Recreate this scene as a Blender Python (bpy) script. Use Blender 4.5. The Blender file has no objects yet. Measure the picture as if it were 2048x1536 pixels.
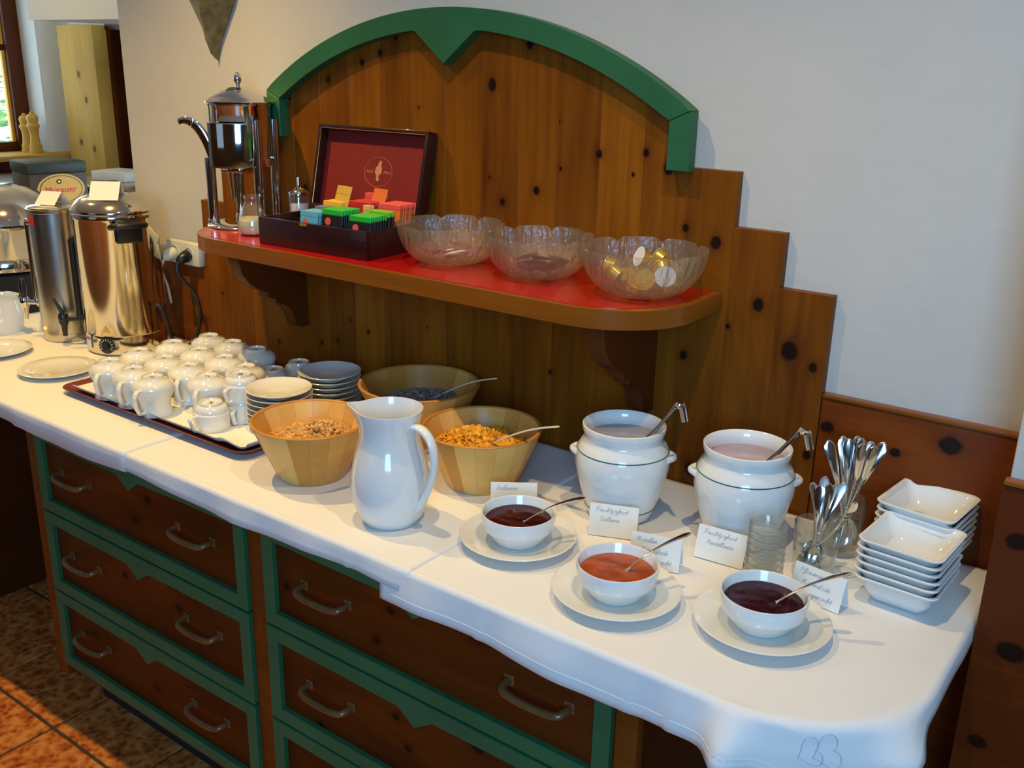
import bpy, bmesh, math, random
from mathutils import Vector, Matrix, noise
PI = math.pi
R = math.radians
rnd = random.Random(7)
SC = bpy.context.scene
COL = SC.collection

# ------------------------------------------------------------------ camera
CAM = Vector((0, -1.727, 1.69))
fw = Vector((-0.55945377, 0.76768096, -0.31253387))
ri = Vector((0.80387941, 0.5944184, 0.02108675))
up = Vector((-0.20196378, 0.23944248, 0.94967254))
cd = bpy.data.cameras.new('camera'); cam = bpy.data.objects.new('camera', cd); COL.objects.link(cam)
cd.sensor_fit = 'HORIZONTAL'; cd.sensor_width = 36; cd.lens = 1948 / 2048 * 36; cd.clip_start = .02
m = Matrix((ri, up, -fw)).transposed().to_4x4(); m.translation = CAM
cam.matrix_world = m
SC.camera = cam
vs = SC.view_settings
SC.display_settings.display_device = 'sRGB'
vs.view_transform = 'Standard'; vs.look = 'None'; vs.gamma = 1; vs.use_curve_mapping = False
vs.exposure = 0.0
SC.cycles.transparent_max_bounces = 48

# ------------------------------------------------------------------ light
w = bpy.data.worlds.new('world'); SC.world = w; w.use_nodes = True
bg = w.node_tree.nodes['Background']; bg.inputs[0].default_value = (.62, .85, 1, 1); bg.inputs[1].default_value = 5

def light(name, kind, loc, aim, power, color, **k):
    l = bpy.data.lights.new(name, kind); l.energy = power; l.color = color
    for a, b in k.items(): setattr(l, a, b)
    o = bpy.data.objects.new(name, l); COL.objects.link(o); o.location = loc
    o.rotation_euler = (Vector(aim) - Vector(loc)).to_track_quat('-Z', 'Y').to_euler()
    return o
WARM = (1, .65, .18)
# halogen downlights in the ceiling above the front edge of the buffet
for i, (x, y, p) in enumerate([(-3.3, -.66, 48), (-2.15, -.66, 84), (-1.2, -.66, 38), (-.45, -.66, 36)]):
    light('downlight', 'SPOT', (x, y, 2.545), (x + (.0), y + .03, .9), p, WARM if i < 2 else (1, .74, .38),
          spot_size=R(112), spot_blend=1, shadow_soft_size=.014)
# daylight from the window wall behind the photographer
light('daylight_window', 'AREA', (.95, -3.3, 2.0), (-.6, -.2, 1.0), 80, (.28, .60, 1.0), shape='RECTANGLE', size=1.1, size_y=1.4)
light('daylight_window', 'AREA', (-2.6, -4.2, 1.8), (-2.0, 0, 1.0), 3, (.50, .74, 1.0), shape='RECTANGLE', size=1.4, size_y=1.5)
# lamp over the bar in the room beyond
light('bar_lamp', 'POINT', (-4.6, .2, 2.3), (-4.6, .2, 0), 11, (1, .72, .28), shadow_soft_size=.06)

# ------------------------------------------------------------------ materials
def principled(name):
    m = bpy.data.materials.new(name); m.use_nodes = True
    nt = m.node_tree; b = nt.nodes['Principled BSDF']
    return m, nt, b
def setp(b, **k):
    for n, v in k.items():
        n = n.replace('_', ' ')
        if n in b.inputs: b.inputs[n].default_value = v
def nd(nt, t, **k):
    n = nt.nodes.new(t)
    for a, v in k.items():
        if a.startswith('i_'): n.inputs[int(a[2:])].default_value = v
        else: setattr(n, a, v)
    return n
def lk(nt, a, b): nt.links.new(a, b)
def mth(nt, op, a, b=None, c=None, clamp=False):
    n = nt.nodes.new('ShaderNodeMath'); n.operation = op; n.use_clamp = clamp
    for i, v in enumerate((a, b, c)):
        if v is None: continue
        if isinstance(v, (int, float)): n.inputs[i].default_value = v
        else: nt.links.new(v, n.inputs[i])
    return n.outputs[0]
def ramp(nt, fac, stops):
    n = nt.nodes.new('ShaderNodeValToRGB'); e = n.color_ramp.elements
    while len(e) < len(stops): e.new(.5)
    for i, (p, c) in enumerate(stops): e[i].position = p; e[i].color = (*c, 1)
    lk(nt, fac, n.inputs[0]); return n.outputs[0]
def simple(name, col, rough=.5, metal=0, var=.06, scale=12, bump=0, bscale=60, **k):
    """principled colour with slight procedural unevenness"""
    m, nt, b = principled(name)
    tc = nd(nt, 'ShaderNodeTexCoord')
    ns = nd(nt, 'ShaderNodeTexNoise'); ns.inputs['Scale'].default_value = scale; ns.inputs['Detail'].default_value = 3
    lk(nt, tc.outputs['Object'], ns.inputs['Vector'])
    lo = tuple(max(0, c * (1 - var)) for c in col); hi = tuple(min(1, c * (1 + var)) for c in col)
    lk(nt, ramp(nt, ns.outputs[0], [(.3, lo), (.7, hi)]), b.inputs['Base Color'])
    setp(b, Roughness=rough, Metallic=metal)
    for n, v in k.items(): setp(b, **{n: v})
    if bump:
        n2 = nd(nt, 'ShaderNodeTexNoise'); n2.inputs['Scale'].default_value = bscale; n2.inputs['Detail'].default_value = 4
        lk(nt, tc.outputs['Object'], n2.inputs['Vector'])
        bp = nd(nt, 'ShaderNodeBump'); bp.inputs['Strength'].default_value = bump; bp.inputs['Distance'].default_value = .01
        lk(nt, n2.outputs[0], bp.inputs['Height']); lk(nt, bp.outputs[0], b.inputs['Normal'])
    return m
def wood(name, dark, mid, light_, rough=.35, along='Z', knots=True, kcol=(.012, .004, .001), space='world', fine=70, coat=.3):
    m, nt, b = principled(name)
    if space == 'world':
        g = nd(nt, 'ShaderNodeNewGeometry'); P = g.outputs['Position']
    else:
        g = nd(nt, 'ShaderNodeTexCoord'); P = g.outputs['Object']
    s = nd(nt, 'ShaderNodeSeparateXYZ'); lk(nt, P, s.inputs[0]); X, Y, Z = s.outputs
    def attr(n):
        a = nd(nt, 'ShaderNodeAttribute'); a.attribute_type = 'OBJECT'; a.attribute_name = n; return a
    tone = attr('tone').outputs['Fac']
    A, B = (X, Z) if along == 'Z' else ((Z, X) if along == 'X' else (X, Y))
    kd = None
    if knots:
        ax, bz = X, Z
        for i in range(1, 5):
            a = attr('k%d' % i); sp = nd(nt, 'ShaderNodeSeparateXYZ'); lk(nt, a.outputs['Vector'], sp.inputs[0])
            dx = mth(nt, 'SUBTRACT', ax, sp.outputs[0]); dz = mth(nt, 'SUBTRACT', bz, sp.outputs[1])
            if along == 'Z': dz = mth(nt, 'MULTIPLY', dz, .8)
            else: dx = mth(nt, 'MULTIPLY', dx, .8)
            d = mth(nt, 'SQRT', mth(nt, 'ADD', mth(nt, 'MULTIPLY', dx, dx), mth(nt, 'MULTIPLY', dz, dz)))
            rr = mth(nt, 'MAXIMUM', sp.outputs[2], .0002)
            d = mth(nt, 'DIVIDE', d, rr)
            kd = d if kd is None else mth(nt, 'MINIMUM', kd, d)
        bend = mth(nt, 'DIVIDE', 1.0, mth(nt, 'ADD', 1.0, mth(nt, 'MULTIPLY', kd, kd)))
        wob = nd(nt, 'ShaderNodeTexNoise'); lk(nt, P, wob.inputs['Vector']); wob.inputs['Scale'].default_value = 60
        kd = mth(nt, 'ADD', kd, mth(nt, 'MULTIPLY', mth(nt, 'SUBTRACT', wob.outputs[0], .5), .5))
        A = mth(nt, 'ADD', A, mth(nt, 'MULTIPLY', bend, .02))
    cmb = nd(nt, 'ShaderNodeCombineXYZ')
    lk(nt, mth(nt, 'MULTIPLY', A, fine), cmb.inputs[0]); lk(nt, mth(nt, 'MULTIPLY', B, fine / 22), cmb.inputs[1])
    lk(nt, mth(nt, 'MULTIPLY', tone, 7.3), cmb.inputs[2])
    n1 = nd(nt, 'ShaderNodeTexNoise'); n1.inputs['Scale'].default_value = 1; n1.inputs['Detail'].default_value = 5; lk(nt, cmb.outputs[0], n1.inputs['Vector'])
    cm2 = nd(nt, 'ShaderNodeCombineXYZ')
    lk(nt, mth(nt, 'MULTIPLY', A, fine / 7), cm2.inputs[0]); lk(nt, mth(nt, 'MULTIPLY', B, fine / 28), cm2.inputs[1]); lk(nt, mth(nt, 'MULTIPLY', tone, 3.1), cm2.inputs[2])
    n2 = nd(nt, 'ShaderNodeTexNoise'); n2.inputs['Scale'].default_value = 1; n2.inputs['Detail'].default_value = 2; lk(nt, cm2.outputs[0], n2.inputs['Vector'])
    f = mth(nt, 'ADD', mth(nt, 'MULTIPLY', n1.outputs[0], .45), mth(nt, 'MULTIPLY', n2.outputs[0], .55))
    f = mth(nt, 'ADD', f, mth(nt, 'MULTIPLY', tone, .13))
    if knots: f = mth(nt, 'SUBTRACT', f, mth(nt, 'MULTIPLY', mth(nt, 'DIVIDE', 1.0, mth(nt, 'ADD', 1.0, mth(nt, 'MULTIPLY', kd, kd))), .45))
    col = ramp(nt, f, [(.22, dark), (.5, mid), (.78, light_)])
    if knots:
        k = mth(nt, 'MULTIPLY', mth(nt, 'SUBTRACT', 1.15, kd, clamp=False), 3.0, clamp=True)
        mx = nd(nt, 'ShaderNodeMix'); mx.data_type = 'RGBA'
        lk(nt, k, mx.inputs[0]); lk(nt, col, mx.inputs[6]); mx.inputs[7].default_value = (*kcol, 1); col = mx.outputs[2]
    lk(nt, col, b.inputs['Base Color'])
    setp(b, Roughness=rough); b.inputs['Specular IOR Level'].default_value = .25 if coat > .1 else .15; b.inputs['Coat Weight'].default_value = coat; b.inputs['Coat Roughness'].default_value = .25
    bp = nd(nt, 'ShaderNodeBump'); bp.inputs['Strength'].default_value = .12; bp.inputs['Distance'].default_value = .003
    lk(nt, n1.outputs[0], bp.inputs['Height']); lk(nt, bp.outputs[0], b.inputs['Normal'])
    return m
def thinglass(name, tint=(.95, .97, .96), haze=0, hcol=(.9, .9, .85), rough=.02, bump=0, bscale=40, refl=1.0, stretch=None):
    """clear glass: transparent + fresnel reflection, optional frosting"""
    m = bpy.data.materials.new(name); m.use_nodes = True; nt = m.node_tree; nt.nodes.clear()
    out = nd(nt, 'ShaderNodeOutputMaterial')
    tr = nd(nt, 'ShaderNodeBsdfTransparent'); tr.inputs[0].default_value = (*tint, 1)
    gl = nd(nt, 'ShaderNodeBsdfGlossy'); gl.inputs['Roughness'].default_value = rough
    lw_ = nd(nt, 'ShaderNodeLayerWeight'); lw_.inputs[0].default_value = .5
    frv = mth(nt, 'ADD', mth(nt, 'MULTIPLY', mth(nt, 'POWER', lw_.outputs['Facing'], 3.5), .6), .035)
    mx = nd(nt, 'ShaderNodeMixShader')
    lk(nt, mth(nt, 'MULTIPLY', frv, refl, clamp=True), mx.inputs[0]); lk(nt, tr.outputs[0], mx.inputs[1]); lk(nt, gl.outputs[0], mx.inputs[2])
    last = mx.outputs[0]
    if haze:
        ad = nd(nt, 'ShaderNodeMixShader'); ad.inputs[0].default_value = haze
        df = nd(nt, 'ShaderNodeBsdfTranslucent'); df.inputs[0].default_value = (*hcol, 1)
        d2 = nd(nt, 'ShaderNodeBsdfDiffuse'); d2.inputs[0].default_value = (*hcol, 1)
        m2 = nd(nt, 'ShaderNodeMixShader'); lk(nt, df.outputs[0], m2.inputs[1]); lk(nt, d2.outputs[0], m2.inputs[2])
        lk(nt, last, ad.inputs[1]); lk(nt, m2.outputs[0], ad.inputs[2]); last = ad.outputs[0]
    if bump:
        tc = nd(nt, 'ShaderNodeTexCoord'); mp = nd(nt, 'ShaderNodeMapping'); lk(nt, tc.outputs['Object'], mp.inputs[0])
        if stretch: mp.inputs['Scale'].default_value = stretch
        ns = nd(nt, 'ShaderNodeTexNoise'); ns.inputs['Scale'].default_value = bscale; ns.inputs['Detail'].default_value = 3; lk(nt, mp.outputs[0], ns.inputs['Vector'])
        bp = nd(nt, 'ShaderNodeBump'); bp.inputs['Strength'].default_value = bump; bp.inputs['Distance'].default_value = .01
        lk(nt, ns.outputs[0], bp.inputs['Height']); lk(nt, bp.outputs[0], gl.inputs['Normal']); lk(nt, bp.outputs[0], lw_.inputs['Normal'])
    lk(nt, last, out.inputs[0]); return m
def emit(name, col, s):
    m, nt, b = principled(name); setp(b, Base_Color=(*col, 1)); b.inputs['Emission Color'].default_value = (*col, 1); b.inputs['Emission Strength'].default_value = s
    return m

M = {}
M['plaster'] = simple('plaster', (.60, .575, .525), .85, var=.03, scale=3, bump=.15, bscale=25)
M['plaster_white'] = simple('plaster_white', (.72, .72, .70), .85, var=.03, scale=3, bump=.1, bscale=25)
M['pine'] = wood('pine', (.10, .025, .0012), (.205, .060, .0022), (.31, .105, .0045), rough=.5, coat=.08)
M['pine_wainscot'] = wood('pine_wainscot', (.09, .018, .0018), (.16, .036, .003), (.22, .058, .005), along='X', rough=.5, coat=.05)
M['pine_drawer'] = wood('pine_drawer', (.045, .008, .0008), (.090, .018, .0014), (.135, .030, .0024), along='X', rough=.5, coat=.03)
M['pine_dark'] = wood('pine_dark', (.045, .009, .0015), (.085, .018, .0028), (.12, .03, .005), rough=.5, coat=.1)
M['pine_light'] = wood('pine_light', (.42, .21, .035), (.58, .33, .065), (.68, .43, .10), kcol=(.18, .06, .02), coat=0, rough=.6)
M['edge_wood'] = wood('edge_wood', (.15, .040, .003), (.24, .07, .005), (.31, .10, .009), along='X', knots=False, rough=.3, coat=.35)
M['green'] = simple('green', (.024, .125, .050), .5, var=.12, scale=6, Coat_Weight=.03, Specular_IOR_Level=.3)
M['red_lam'] = simple('red_lam', (.42, .006, .004), .22, var=.03, Coat_Weight=.4, Coat_Roughness=.12)
M['porcelain'] = simple('porcelain', (.80, .78, .70), .12, var=.015, Coat_Weight=.6, Coat_Roughness=.04)
M['porcelain_white'] = simple('porcelain_white', (.82, .82, .79), .12, var=.015, Coat_Weight=.6, Coat_Roughness=.04)
M['stamp'] = simple('stamp', (.08, .07, .06), .4)
M['greenline'] = simple('greenline', (.02, .12, .07), .3)
M['cloth'] = simple('cloth', (.80, .79, .77), .85, var=.02, scale=4, bump=.05, bscale=500)
M['paper'] = simple('paper', (.84, .82, .76), .8, var=.02)
M['ink'] = simple('ink', (.30, .31, .36), .6)
M['steel'] = simple('steel', (.72, .66, .55), .10, 1, var=.05)
M['steel_brushed'] = simple('steel_brushed', (.60, .56, .48), .26, 1, var=.08, scale=8)
M['chrome'] = simple('chrome', (.80, .78, .76), .07, 1, var=.02)
M['cutlery'] = simple('cutlery', (.78, .77, .75), .13, 1, var=.03)
M['hearts'] = simple('hearts', (.52, .54, .60), .7)
M['bronze'] = simple('bronze', (.20, .095, .035), .25, .3, var=.2, scale=30)
M['black'] = simple('black', (.012, .012, .012), .3, var=.1)
M['blackmatte'] = simple('blackmatte', (.006, .006, .006), .8, var=.1)
M['brown_tray'] = simple('brown_tray', (.16, .035, .02), .35, var=.15)
M['box_wood'] = simple('box_wood', (.022, .004, .004), .35, var=.25, scale=20, Coat_Weight=.3)
M['box_red'] = simple('box_red', (.20, .006, .004), .6, var=.08)
M['gold'] = simple('gold', (.7, .42, .10), .35, .8)
M['goldprint'] = simple('goldprint', (.55, .22, .10), .6)
M['glass'] = thinglass('glass', (.97, .98, .97), refl=2.2, haze=.02)
M['glass_rib'] = thinglass('glass_rib', (.965, .975, .96), refl=2.0, haze=.035, bump=.1, bscale=60)
M['glass_frost_goldrefl'] = thinglass('glass_frost_goldrefl', (.975, .97, .96), haze=.10, hcol=(.90, .74, .46), rough=.16, bump=.9, bscale=110, refl=2.4, stretch=(1, 1, .25))  # frosting, with the room's golden reflection coloured into its haze
M['milk'] = simple('milk', (.80, .68, .42), .35)
M['sugar'] = simple('sugar', (.85, .85, .86), .7)
M['jam_straw'] = simple('jam_straw', (.045, .004, .004), .16, var=.3, scale=40, bump=.08, bscale=40, Coat_Weight=.0, Specular_IOR_Level=.25)
M['jam_apricot'] = simple('jam_apricot', (.36, .065, .006), .22, var=.25, scale=30, bump=.15, bscale=35, Coat_Weight=.1, Specular_IOR_Level=.3)
M['jam_plum'] = simple('jam_plum', (.030, .0010, .006), .16, var=.3, scale=40, bump=.08, bscale=40, Coat_Weight=.0, Specular_IOR_Level=.25)
M['yog_straw'] = simple('yog_straw', (.60, .57, .60), .25, var=.03)
M['yog_blue'] = simple('yog_blue', (.54, .42, .52), .25, var=.05)
M['bowlwood'] = wood('bowlwood', (.56, .26, .05), (.70, .37, .085), (.80, .48, .14), knots=False, fine=110, coat=.3, rough=.35, space='object')
M['bowlrim'] = simple('bowlrim', (.50, .22, .04), .35, var=.1)
M['granola'] = simple('granola', (.62, .34, .09), .8, var=.3, scale=90)
M['cornflake'] = simple('cornflake', (.80, .38, .02), .6, var=.25, scale=60)
M['choc'] = simple('choc', (.34, .29, .28), .7, var=.7, scale=140)
M['spoonwhite'] = simple('spoonwhite', (.72, .70, .64), .3)
M['cord_white'] = simple('cord_white', (.70, .66, .50), .5)
M['roomwood'] = wood('roomwood', (.10, .04, .01), (.16, .07, .02), (.22, .10, .03), knots=False, rough=.6, coat=0, fine=30)
M['heart'] = simple('heart', (.20, .17, .09), .38, .5, var=.3, scale=40, bump=.3, bscale=60)
M['redlabel'] = simple('redlabel', (.65, .02, .02), .4)
M['yellow'] = simple('yellow', (.75, .38, .04), .5)
M['beerlabel'] = simple('beerlabel', (.62, .33, .05), .45)
M['beerbox'] = simple('beerbox', (.05, .035, .02), .6, 0, var=.2)
M['beertop'] = simple('beertop', (.012, .018, .012), .55)
M['ledorange'] = emit('ledorange', (1, .16, .02), 6)
for n, c in dict(t_blue=(.10, .38, .52), t_green=(.01, .40, .03), t_lime=(.16, .45, .02), t_red=(.55, .02, .02), t_rose=(.75, .08, .07), t_yellow=(.80, .45, .03),
                 t_grey=(.13, .18, .20), t_black=(.012, .012, .012), t_tan=(.62, .36, .05), t_white=(.75, .74, .7), t_orange=(.75, .16, .03), t_foil=(.62, .45, .12)).items():
    M[n] = simple(n, c, .4, var=.05)
M['foil'] = simple('foil', (.85, .55, .10), .25, .7, var=.1)
M['packet_dark'] = simple('packet_dark', (.05, .02, .02), .35)
M['packet_mauve'] = simple('packet_mauve', (.22, .12, .16), .4)
M['cup_white'] = simple('cup_white', (.8, .8, .8), .4)
M['leaf'] = simple('leaf', (.10, .24, .04), .6, var=.5, scale=20)
M['monitor'] = simple('monitor', (.05, .06, .06), .4)

# tile material: orange marble
def tile_mat():
    m, nt, b = principled('tile'); g = nd(nt, 'ShaderNodeNewGeometry')
    v = nd(nt, 'ShaderNodeTexVoronoi'); v.inputs['Scale'].default_value = 45; v.distance = 'EUCLIDEAN'
    n = nd(nt, 'ShaderNodeTexNoise'); n.inputs['Scale'].default_value = 18; n.inputs['Detail'].default_value = 6
    mp = nd(nt, 'ShaderNodeVectorMath'); mp.operation = 'MULTIPLY_ADD'; mp.inputs[1].default_value = (.06, .06, .06)
    lk(nt, n.outputs['Color'], mp.inputs[0]); lk(nt, g.outputs['Position'], mp.inputs[2])
    lk(nt, mp.outputs[0], v.inputs['Vector']); lk(nt, g.outputs['Position'], n.inputs['Vector'])
    f = mth(nt, 'ADD', mth(nt, 'MULTIPLY', v.outputs['Distance'], .5), mth(nt, 'MULTIPLY', n.outputs[0], .6))
    lk(nt, ramp(nt, f, [(.30, (.20, .035, .008)), (.5, (.42, .11, .02)), (.72, (.62, .24, .06))]), b.inputs['Base Color'])
    setp(b, Roughness=.3); return m
M['tile'] = tile_mat()
M['grout'] = simple('grout', (.05, .03, .015), .9)

# ------------------------------------------------------------------ helpers
def mesh_of(bm, name, smooth=None):
    me = bpy.data.meshes.new(name)
    bmesh.ops.recalc_face_normals(bm, faces=bm.faces)
    bm.to_mesh(me); bm.free()
    if smooth is not None:
        me.polygons.foreach_set('use_smooth', [True] * len(me.polygons))
        me.set_sharp_from_angle(angle=R(smooth))
    return me
def obj(name, bm, mat, parent=None, smooth=35, loc=None, rot=None):
    me = mesh_of(bm, name, smooth) if isinstance(bm, bmesh.types.BMesh) else bm
    if mat is not None and not len(me.materials): me.materials.append(M[mat])
    o = bpy.data.objects.new(name, me); COL.objects.link(o)
    if loc is not None: o.location = loc
    if rot is not None: o.rotation_euler = rot
    if parent is not None: o.parent = parent
    return o
def tag(o, label=None, cat=None, group=None, kind=None):
    if label: o['label'] = label
    if cat: o['category'] = cat
    if group: o['group'] = group
    if kind: o['kind'] = kind
    return o
def thing(name, label, cat, loc=(0, 0, 0), rz=0, group=None, kind=None):
    o = bpy.data.objects.new(name, None); COL.objects.link(o); o.empty_display_size = .05
    o.location = loc; o.rotation_euler = (0, 0, rz)
    return tag(o, label, cat, group, kind)
def dup(src, loc, rz=None, label=None, group=None, parent=None, euler=None):
    c = src.copy(); COL.objects.link(c)
    if loc is not None: c.location = loc
    if rz is not None: c.rotation_euler = (0, 0, rz)
    if euler is not None: c.rotation_euler = euler
    if label: c['label'] = label
    if group: c['group'] = group
    if parent is not None: c.parent = parent
    for ch in KIDS.get(src.name, []):
        d = ch.copy(); COL.objects.link(d); d.parent = c
        for g in KIDS.get(ch.name, []):
            e = g.copy(); COL.objects.link(e); e.parent = d
    return c
class _K(dict):
    def get(self, n, dflt=None):
        return list(bpy.data.objects[n].children)
KIDS = _K()
def box(bm, c, s, bev=0, rot=None, seg=2):
    r = bmesh.ops.create_cube(bm, size=1); vs_ = r['verts']
    bmesh.ops.scale(bm, vec=s, verts=vs_)
    if bev:
        es = list({e for v in vs_ for e in v.link_edges})
        rb = bmesh.ops.bevel(bm, geom=es, offset=bev, segments=seg, affect='EDGES', profile=.5)
        vs_ = list({v for f in rb['faces'] for v in f.verts} | {v for v in vs_ if v.is_valid})
        # all verts of this island
        seen = set(vs_); st = list(vs_)
        while st:
            v = st.pop()
            for e in v.link_edges:
                o2 = e.other_vert(v)
                if o2 not in seen: seen.add(o2); st.append(o2)
        vs_ = list(seen)
    mt = Matrix.Translation(c) @ (rot.to_matrix().to_4x4() if rot is not None else Matrix())
    bmesh.ops.transform(bm, matrix=mt, verts=vs_)
    return vs_
def lathe(bm, prof, seg=48, c=(0, 0, 0), a0=0, a1=2 * PI, mat=None):
    full = abs(a1 - a0 - 2 * PI) < 1e-6
    n = seg if full else seg + 1
    rings = []
    for r, z in prof:
        if r < 1e-6: rings.append([bm.verts.new((0, 0, z))] * n)
        else: rings.append([bm.verts.new((r * math.cos(a0 + (a1 - a0) * i / seg), r * math.sin(a0 + (a1 - a0) * i / seg), z)) for i in range(n)])
    vs_ = list({v for r in rings for v in r})
    for A, B in zip(rings, rings[1:]):
        for i in range(seg):
            j = (i + 1) % n
            f = [A[i], A[j], B[j], B[i]]; f = [v for k, v in enumerate(f) if v not in f[:k]]
            if len(f) > 2:
                try: bm.faces.new(f)
                except ValueError: pass
    mt = Matrix.Translation(c) if mat is None else mat
    bmesh.ops.transform(bm, matrix=mt, verts=vs_)
    return vs_
def smoothpath(pts, n=6, closed=False):
    P = [Vector(p) for p in pts]; out = []
    if len(P) < 3: return P
    for i in range(len(P) - 1):
        p0 = P[max(i - 1, 0)]; p1 = P[i]; p2 = P[i + 1]; p3 = P[min(i + 2, len(P) - 1)]
        for k in range(n):
            t = k / n
            out.append(.5 * ((2 * p1) + (p2 - p0) * t + (2 * p0 - 5 * p1 + 4 * p2 - p3) * t * t + (3 * p1 - p0 - 3 * p2 + p3) * t ** 3))
    out.append(P[-1]); return out
def tube(bm, pts, r, seg=8, caps=True, flat=1.0, side=None):
    """r float or list; flat scales the second axis; side = fixed width direction"""
    P = [Vector(p) for p in pts]; rr = r if isinstance(r, (list, tuple)) else [r] * len(P)
    prev = None; rings = []
    for i, p in enumerate(P):
        t = (P[min(i + 1, len(P) - 1)] - P[max(i - 1, 0)]).normalized()
        if side is not None: u = Vector(side); u = (u - t * u.dot(t)).normalized()
        elif prev is None:
            a = Vector((0, 0, 1)) if abs(t.z) < .9 else Vector((1, 0, 0)); u = a.cross(t).normalized()
        else: u = (prev - t * prev.dot(t)).normalized()
        prev = u; v = t.cross(u)
        q = rr[i] if isinstance(rr[i], (tuple, list)) else (rr[i], rr[i] * flat)
        rings.append([bm.verts.new(p + u * q[0] * math.cos(2 * PI * k / seg) + v * q[1] * math.sin(2 * PI * k / seg)) for k in range(seg)])
    for A, B in zip(rings, rings[1:]):
        for k in range(seg): bm.faces.new((A[k], A[(k + 1) % seg], B[(k + 1) % seg], B[k]))
    if caps: bm.faces.new(rings[0][::-1]); bm.faces.new(rings[-1])
    return rings
def prism(bm, poly, y0, y1, plane='XZ', bev=0):
    """extrude polygon (a,b); plane XZ -> depth along y; XY -> depth z; YZ -> depth x"""
    def P(a, b, d): return {'XZ': (a, d, b), 'XY': (a, b, d), 'YZ': (d, a, b)}[plane]
    A = [bm.verts.new(P(a, b, y0)) for a, b in poly]; B = [bm.verts.new(P(a, b, y1)) for a, b in poly]
    n = len(poly); fs = [bm.faces.new(A), bm.faces.new(B[::-1])]
    for i in range(n): bm.faces.new((A[i], B[i], B[(i + 1) % n], A[(i + 1) % n]))
    if bev:
        e = [x for x in fs[0].edges] + [x for x in fs[1].edges]
        bmesh.ops.bevel(bm, geom=e, offset=bev, segments=1, affect='EDGES')
def NB(): return bmesh.new()
def shell(outer, inner):  # closed lathe profile from outer (bottom->top) and inner (top->bottom)
    return outer + inner
T = .88      # top of the tablecloth
"""END P1"""
# ================================================================== THE SETTING
def struct(name, bm, mat, parent=None, smooth=30):
    o = obj(name, bm, mat, parent, smooth)
    if parent is None: o['kind'] = 'structure'
    return o
def sbox(name, x0, x1, y0, y1, z0, z1, mat, parent=None, bev=0, tone=None):
    bm = NB(); box(bm, ((x0 + x1) / 2, (y0 + y1) / 2, (z0 + z1) / 2), (x1 - x0, y1 - y0, z1 - z0), bev)
    o = struct(name, bm, mat, parent)
    if tone is not None: o['tone'] = tone
    return o
tag(sbox('wall_back', -2.69, 2.2, 0, .22, 0, 2.6, 'plaster', bev=.006), 'pale plaster wall behind the buffet')
tag(sbox('wall_right', 2.2, 2.3, -4.6, .22, 0, 2.6, 'roomwood'), 'wood clad wall on the right')
tag(sbox('wall_front', -5.9, 2.3, -4.7, -4.6, 0, 2.6, 'roomwood'), 'wood clad wall behind the photographer')
tag(sbox('ceiling', -6.2, 2.3, -4.7, 3.0, 2.6, 2.7, 'plaster_white'), 'white ceiling')
bm = NB()   # left wall with its window opening
for (y0, y1, z0, z1) in ((-4.6, .2, 0, 2.6), (.2, 1.45, 0, 1.12), (.2, 1.45, 2.25, 2.6), (1.45, 1.6, 0, 2.6)):
    box(bm, (-5.92, (y0 + y1) / 2, (z0 + z1) / 2), (.26, y1 - y0, z1 - z0))
tag(struct('wall_left', bm, 'plaster_white'), 'white plaster wall with the deep window recess')
bm = NB()
for (x0, x1, z0, z1) in ((-6.2, -5.25, 0, 2.6), (-5.25, -2.5, 1.86, 2.6), (-4.45, -2.5, 0, 1.86)):
    box(bm, ((x0 + x1) / 2, 1.7, (z0 + z1) / 2), (x1 - x0, .2, z1 - z0))
tag(struct('wall_far', bm, 'plaster_white'), 'white wall around the dark doorway')
tag(sbox('trim_1', -5.05, -2.6, 1.02, 1.6, 1.845, 2.6, 'plaster_white'), 'white soffit hanging below the ceiling')
# pilaster at the right end of the buffet
tag(sbox('wall_pilaster', -.186, .75, -.215, 0, 0, 2.6, 'plaster', bev=.004), 'plaster pilaster at the right end')
# window
win = tag(sbox('window_1', -6.04, -5.98, .2, .26, 1.12, 2.25, 'pine_dark', tone=.3), 'dark brown window with daylight behind', kind='structure')
def wpart(n, x0, x1, y0, y1, z0, z1, mat, tone=0, bev=.004):
    o = sbox(n, x0 + .12, x1 + .12, y0, y1, z0, z1, mat, win, bev); o['tone'] = tone; return o
wpart('window_frame', -6.17, -6.08, 1.36, 1.45, 1.12, 2.25, 'pine_dark', .5)
wpart('window_frame', -6.16, -6.10, .26, 1.36, 2.19, 2.25, 'pine_dark')
wpart('window_frame', -6.16, -6.10, .26, 1.36, 1.12, 1.18, 'pine_dark')
wpart('window_bar', -6.15, -6.11, .26, 1.36, 1.70, 1.735, 'pine_dark')
wpart('window_bar', -6.15, -6.11, .80, .85, 1.18, 2.19, 'pine_dark')
wpart('window_bar', -6.145, -6.115, 1.343, 1.36, 1.18, 2.19, 'yellow', bev=0)
wpart('pane', -6.135, -6.130, .26, 1.36, 1.18, 2.19, 'glass', bev=0)
wpart('window_sill', -6.10, -5.80, .1, 1.60, 1.095, 1.125, 'pine_light', .2)
sb = sbox('trim_2', -5.788, -5.76, -.4, 1.6, 0, 1.095, 'pine_dark'); sb['tone'] = .2; sb['label'] = 'dark wood cladding under the window'
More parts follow.
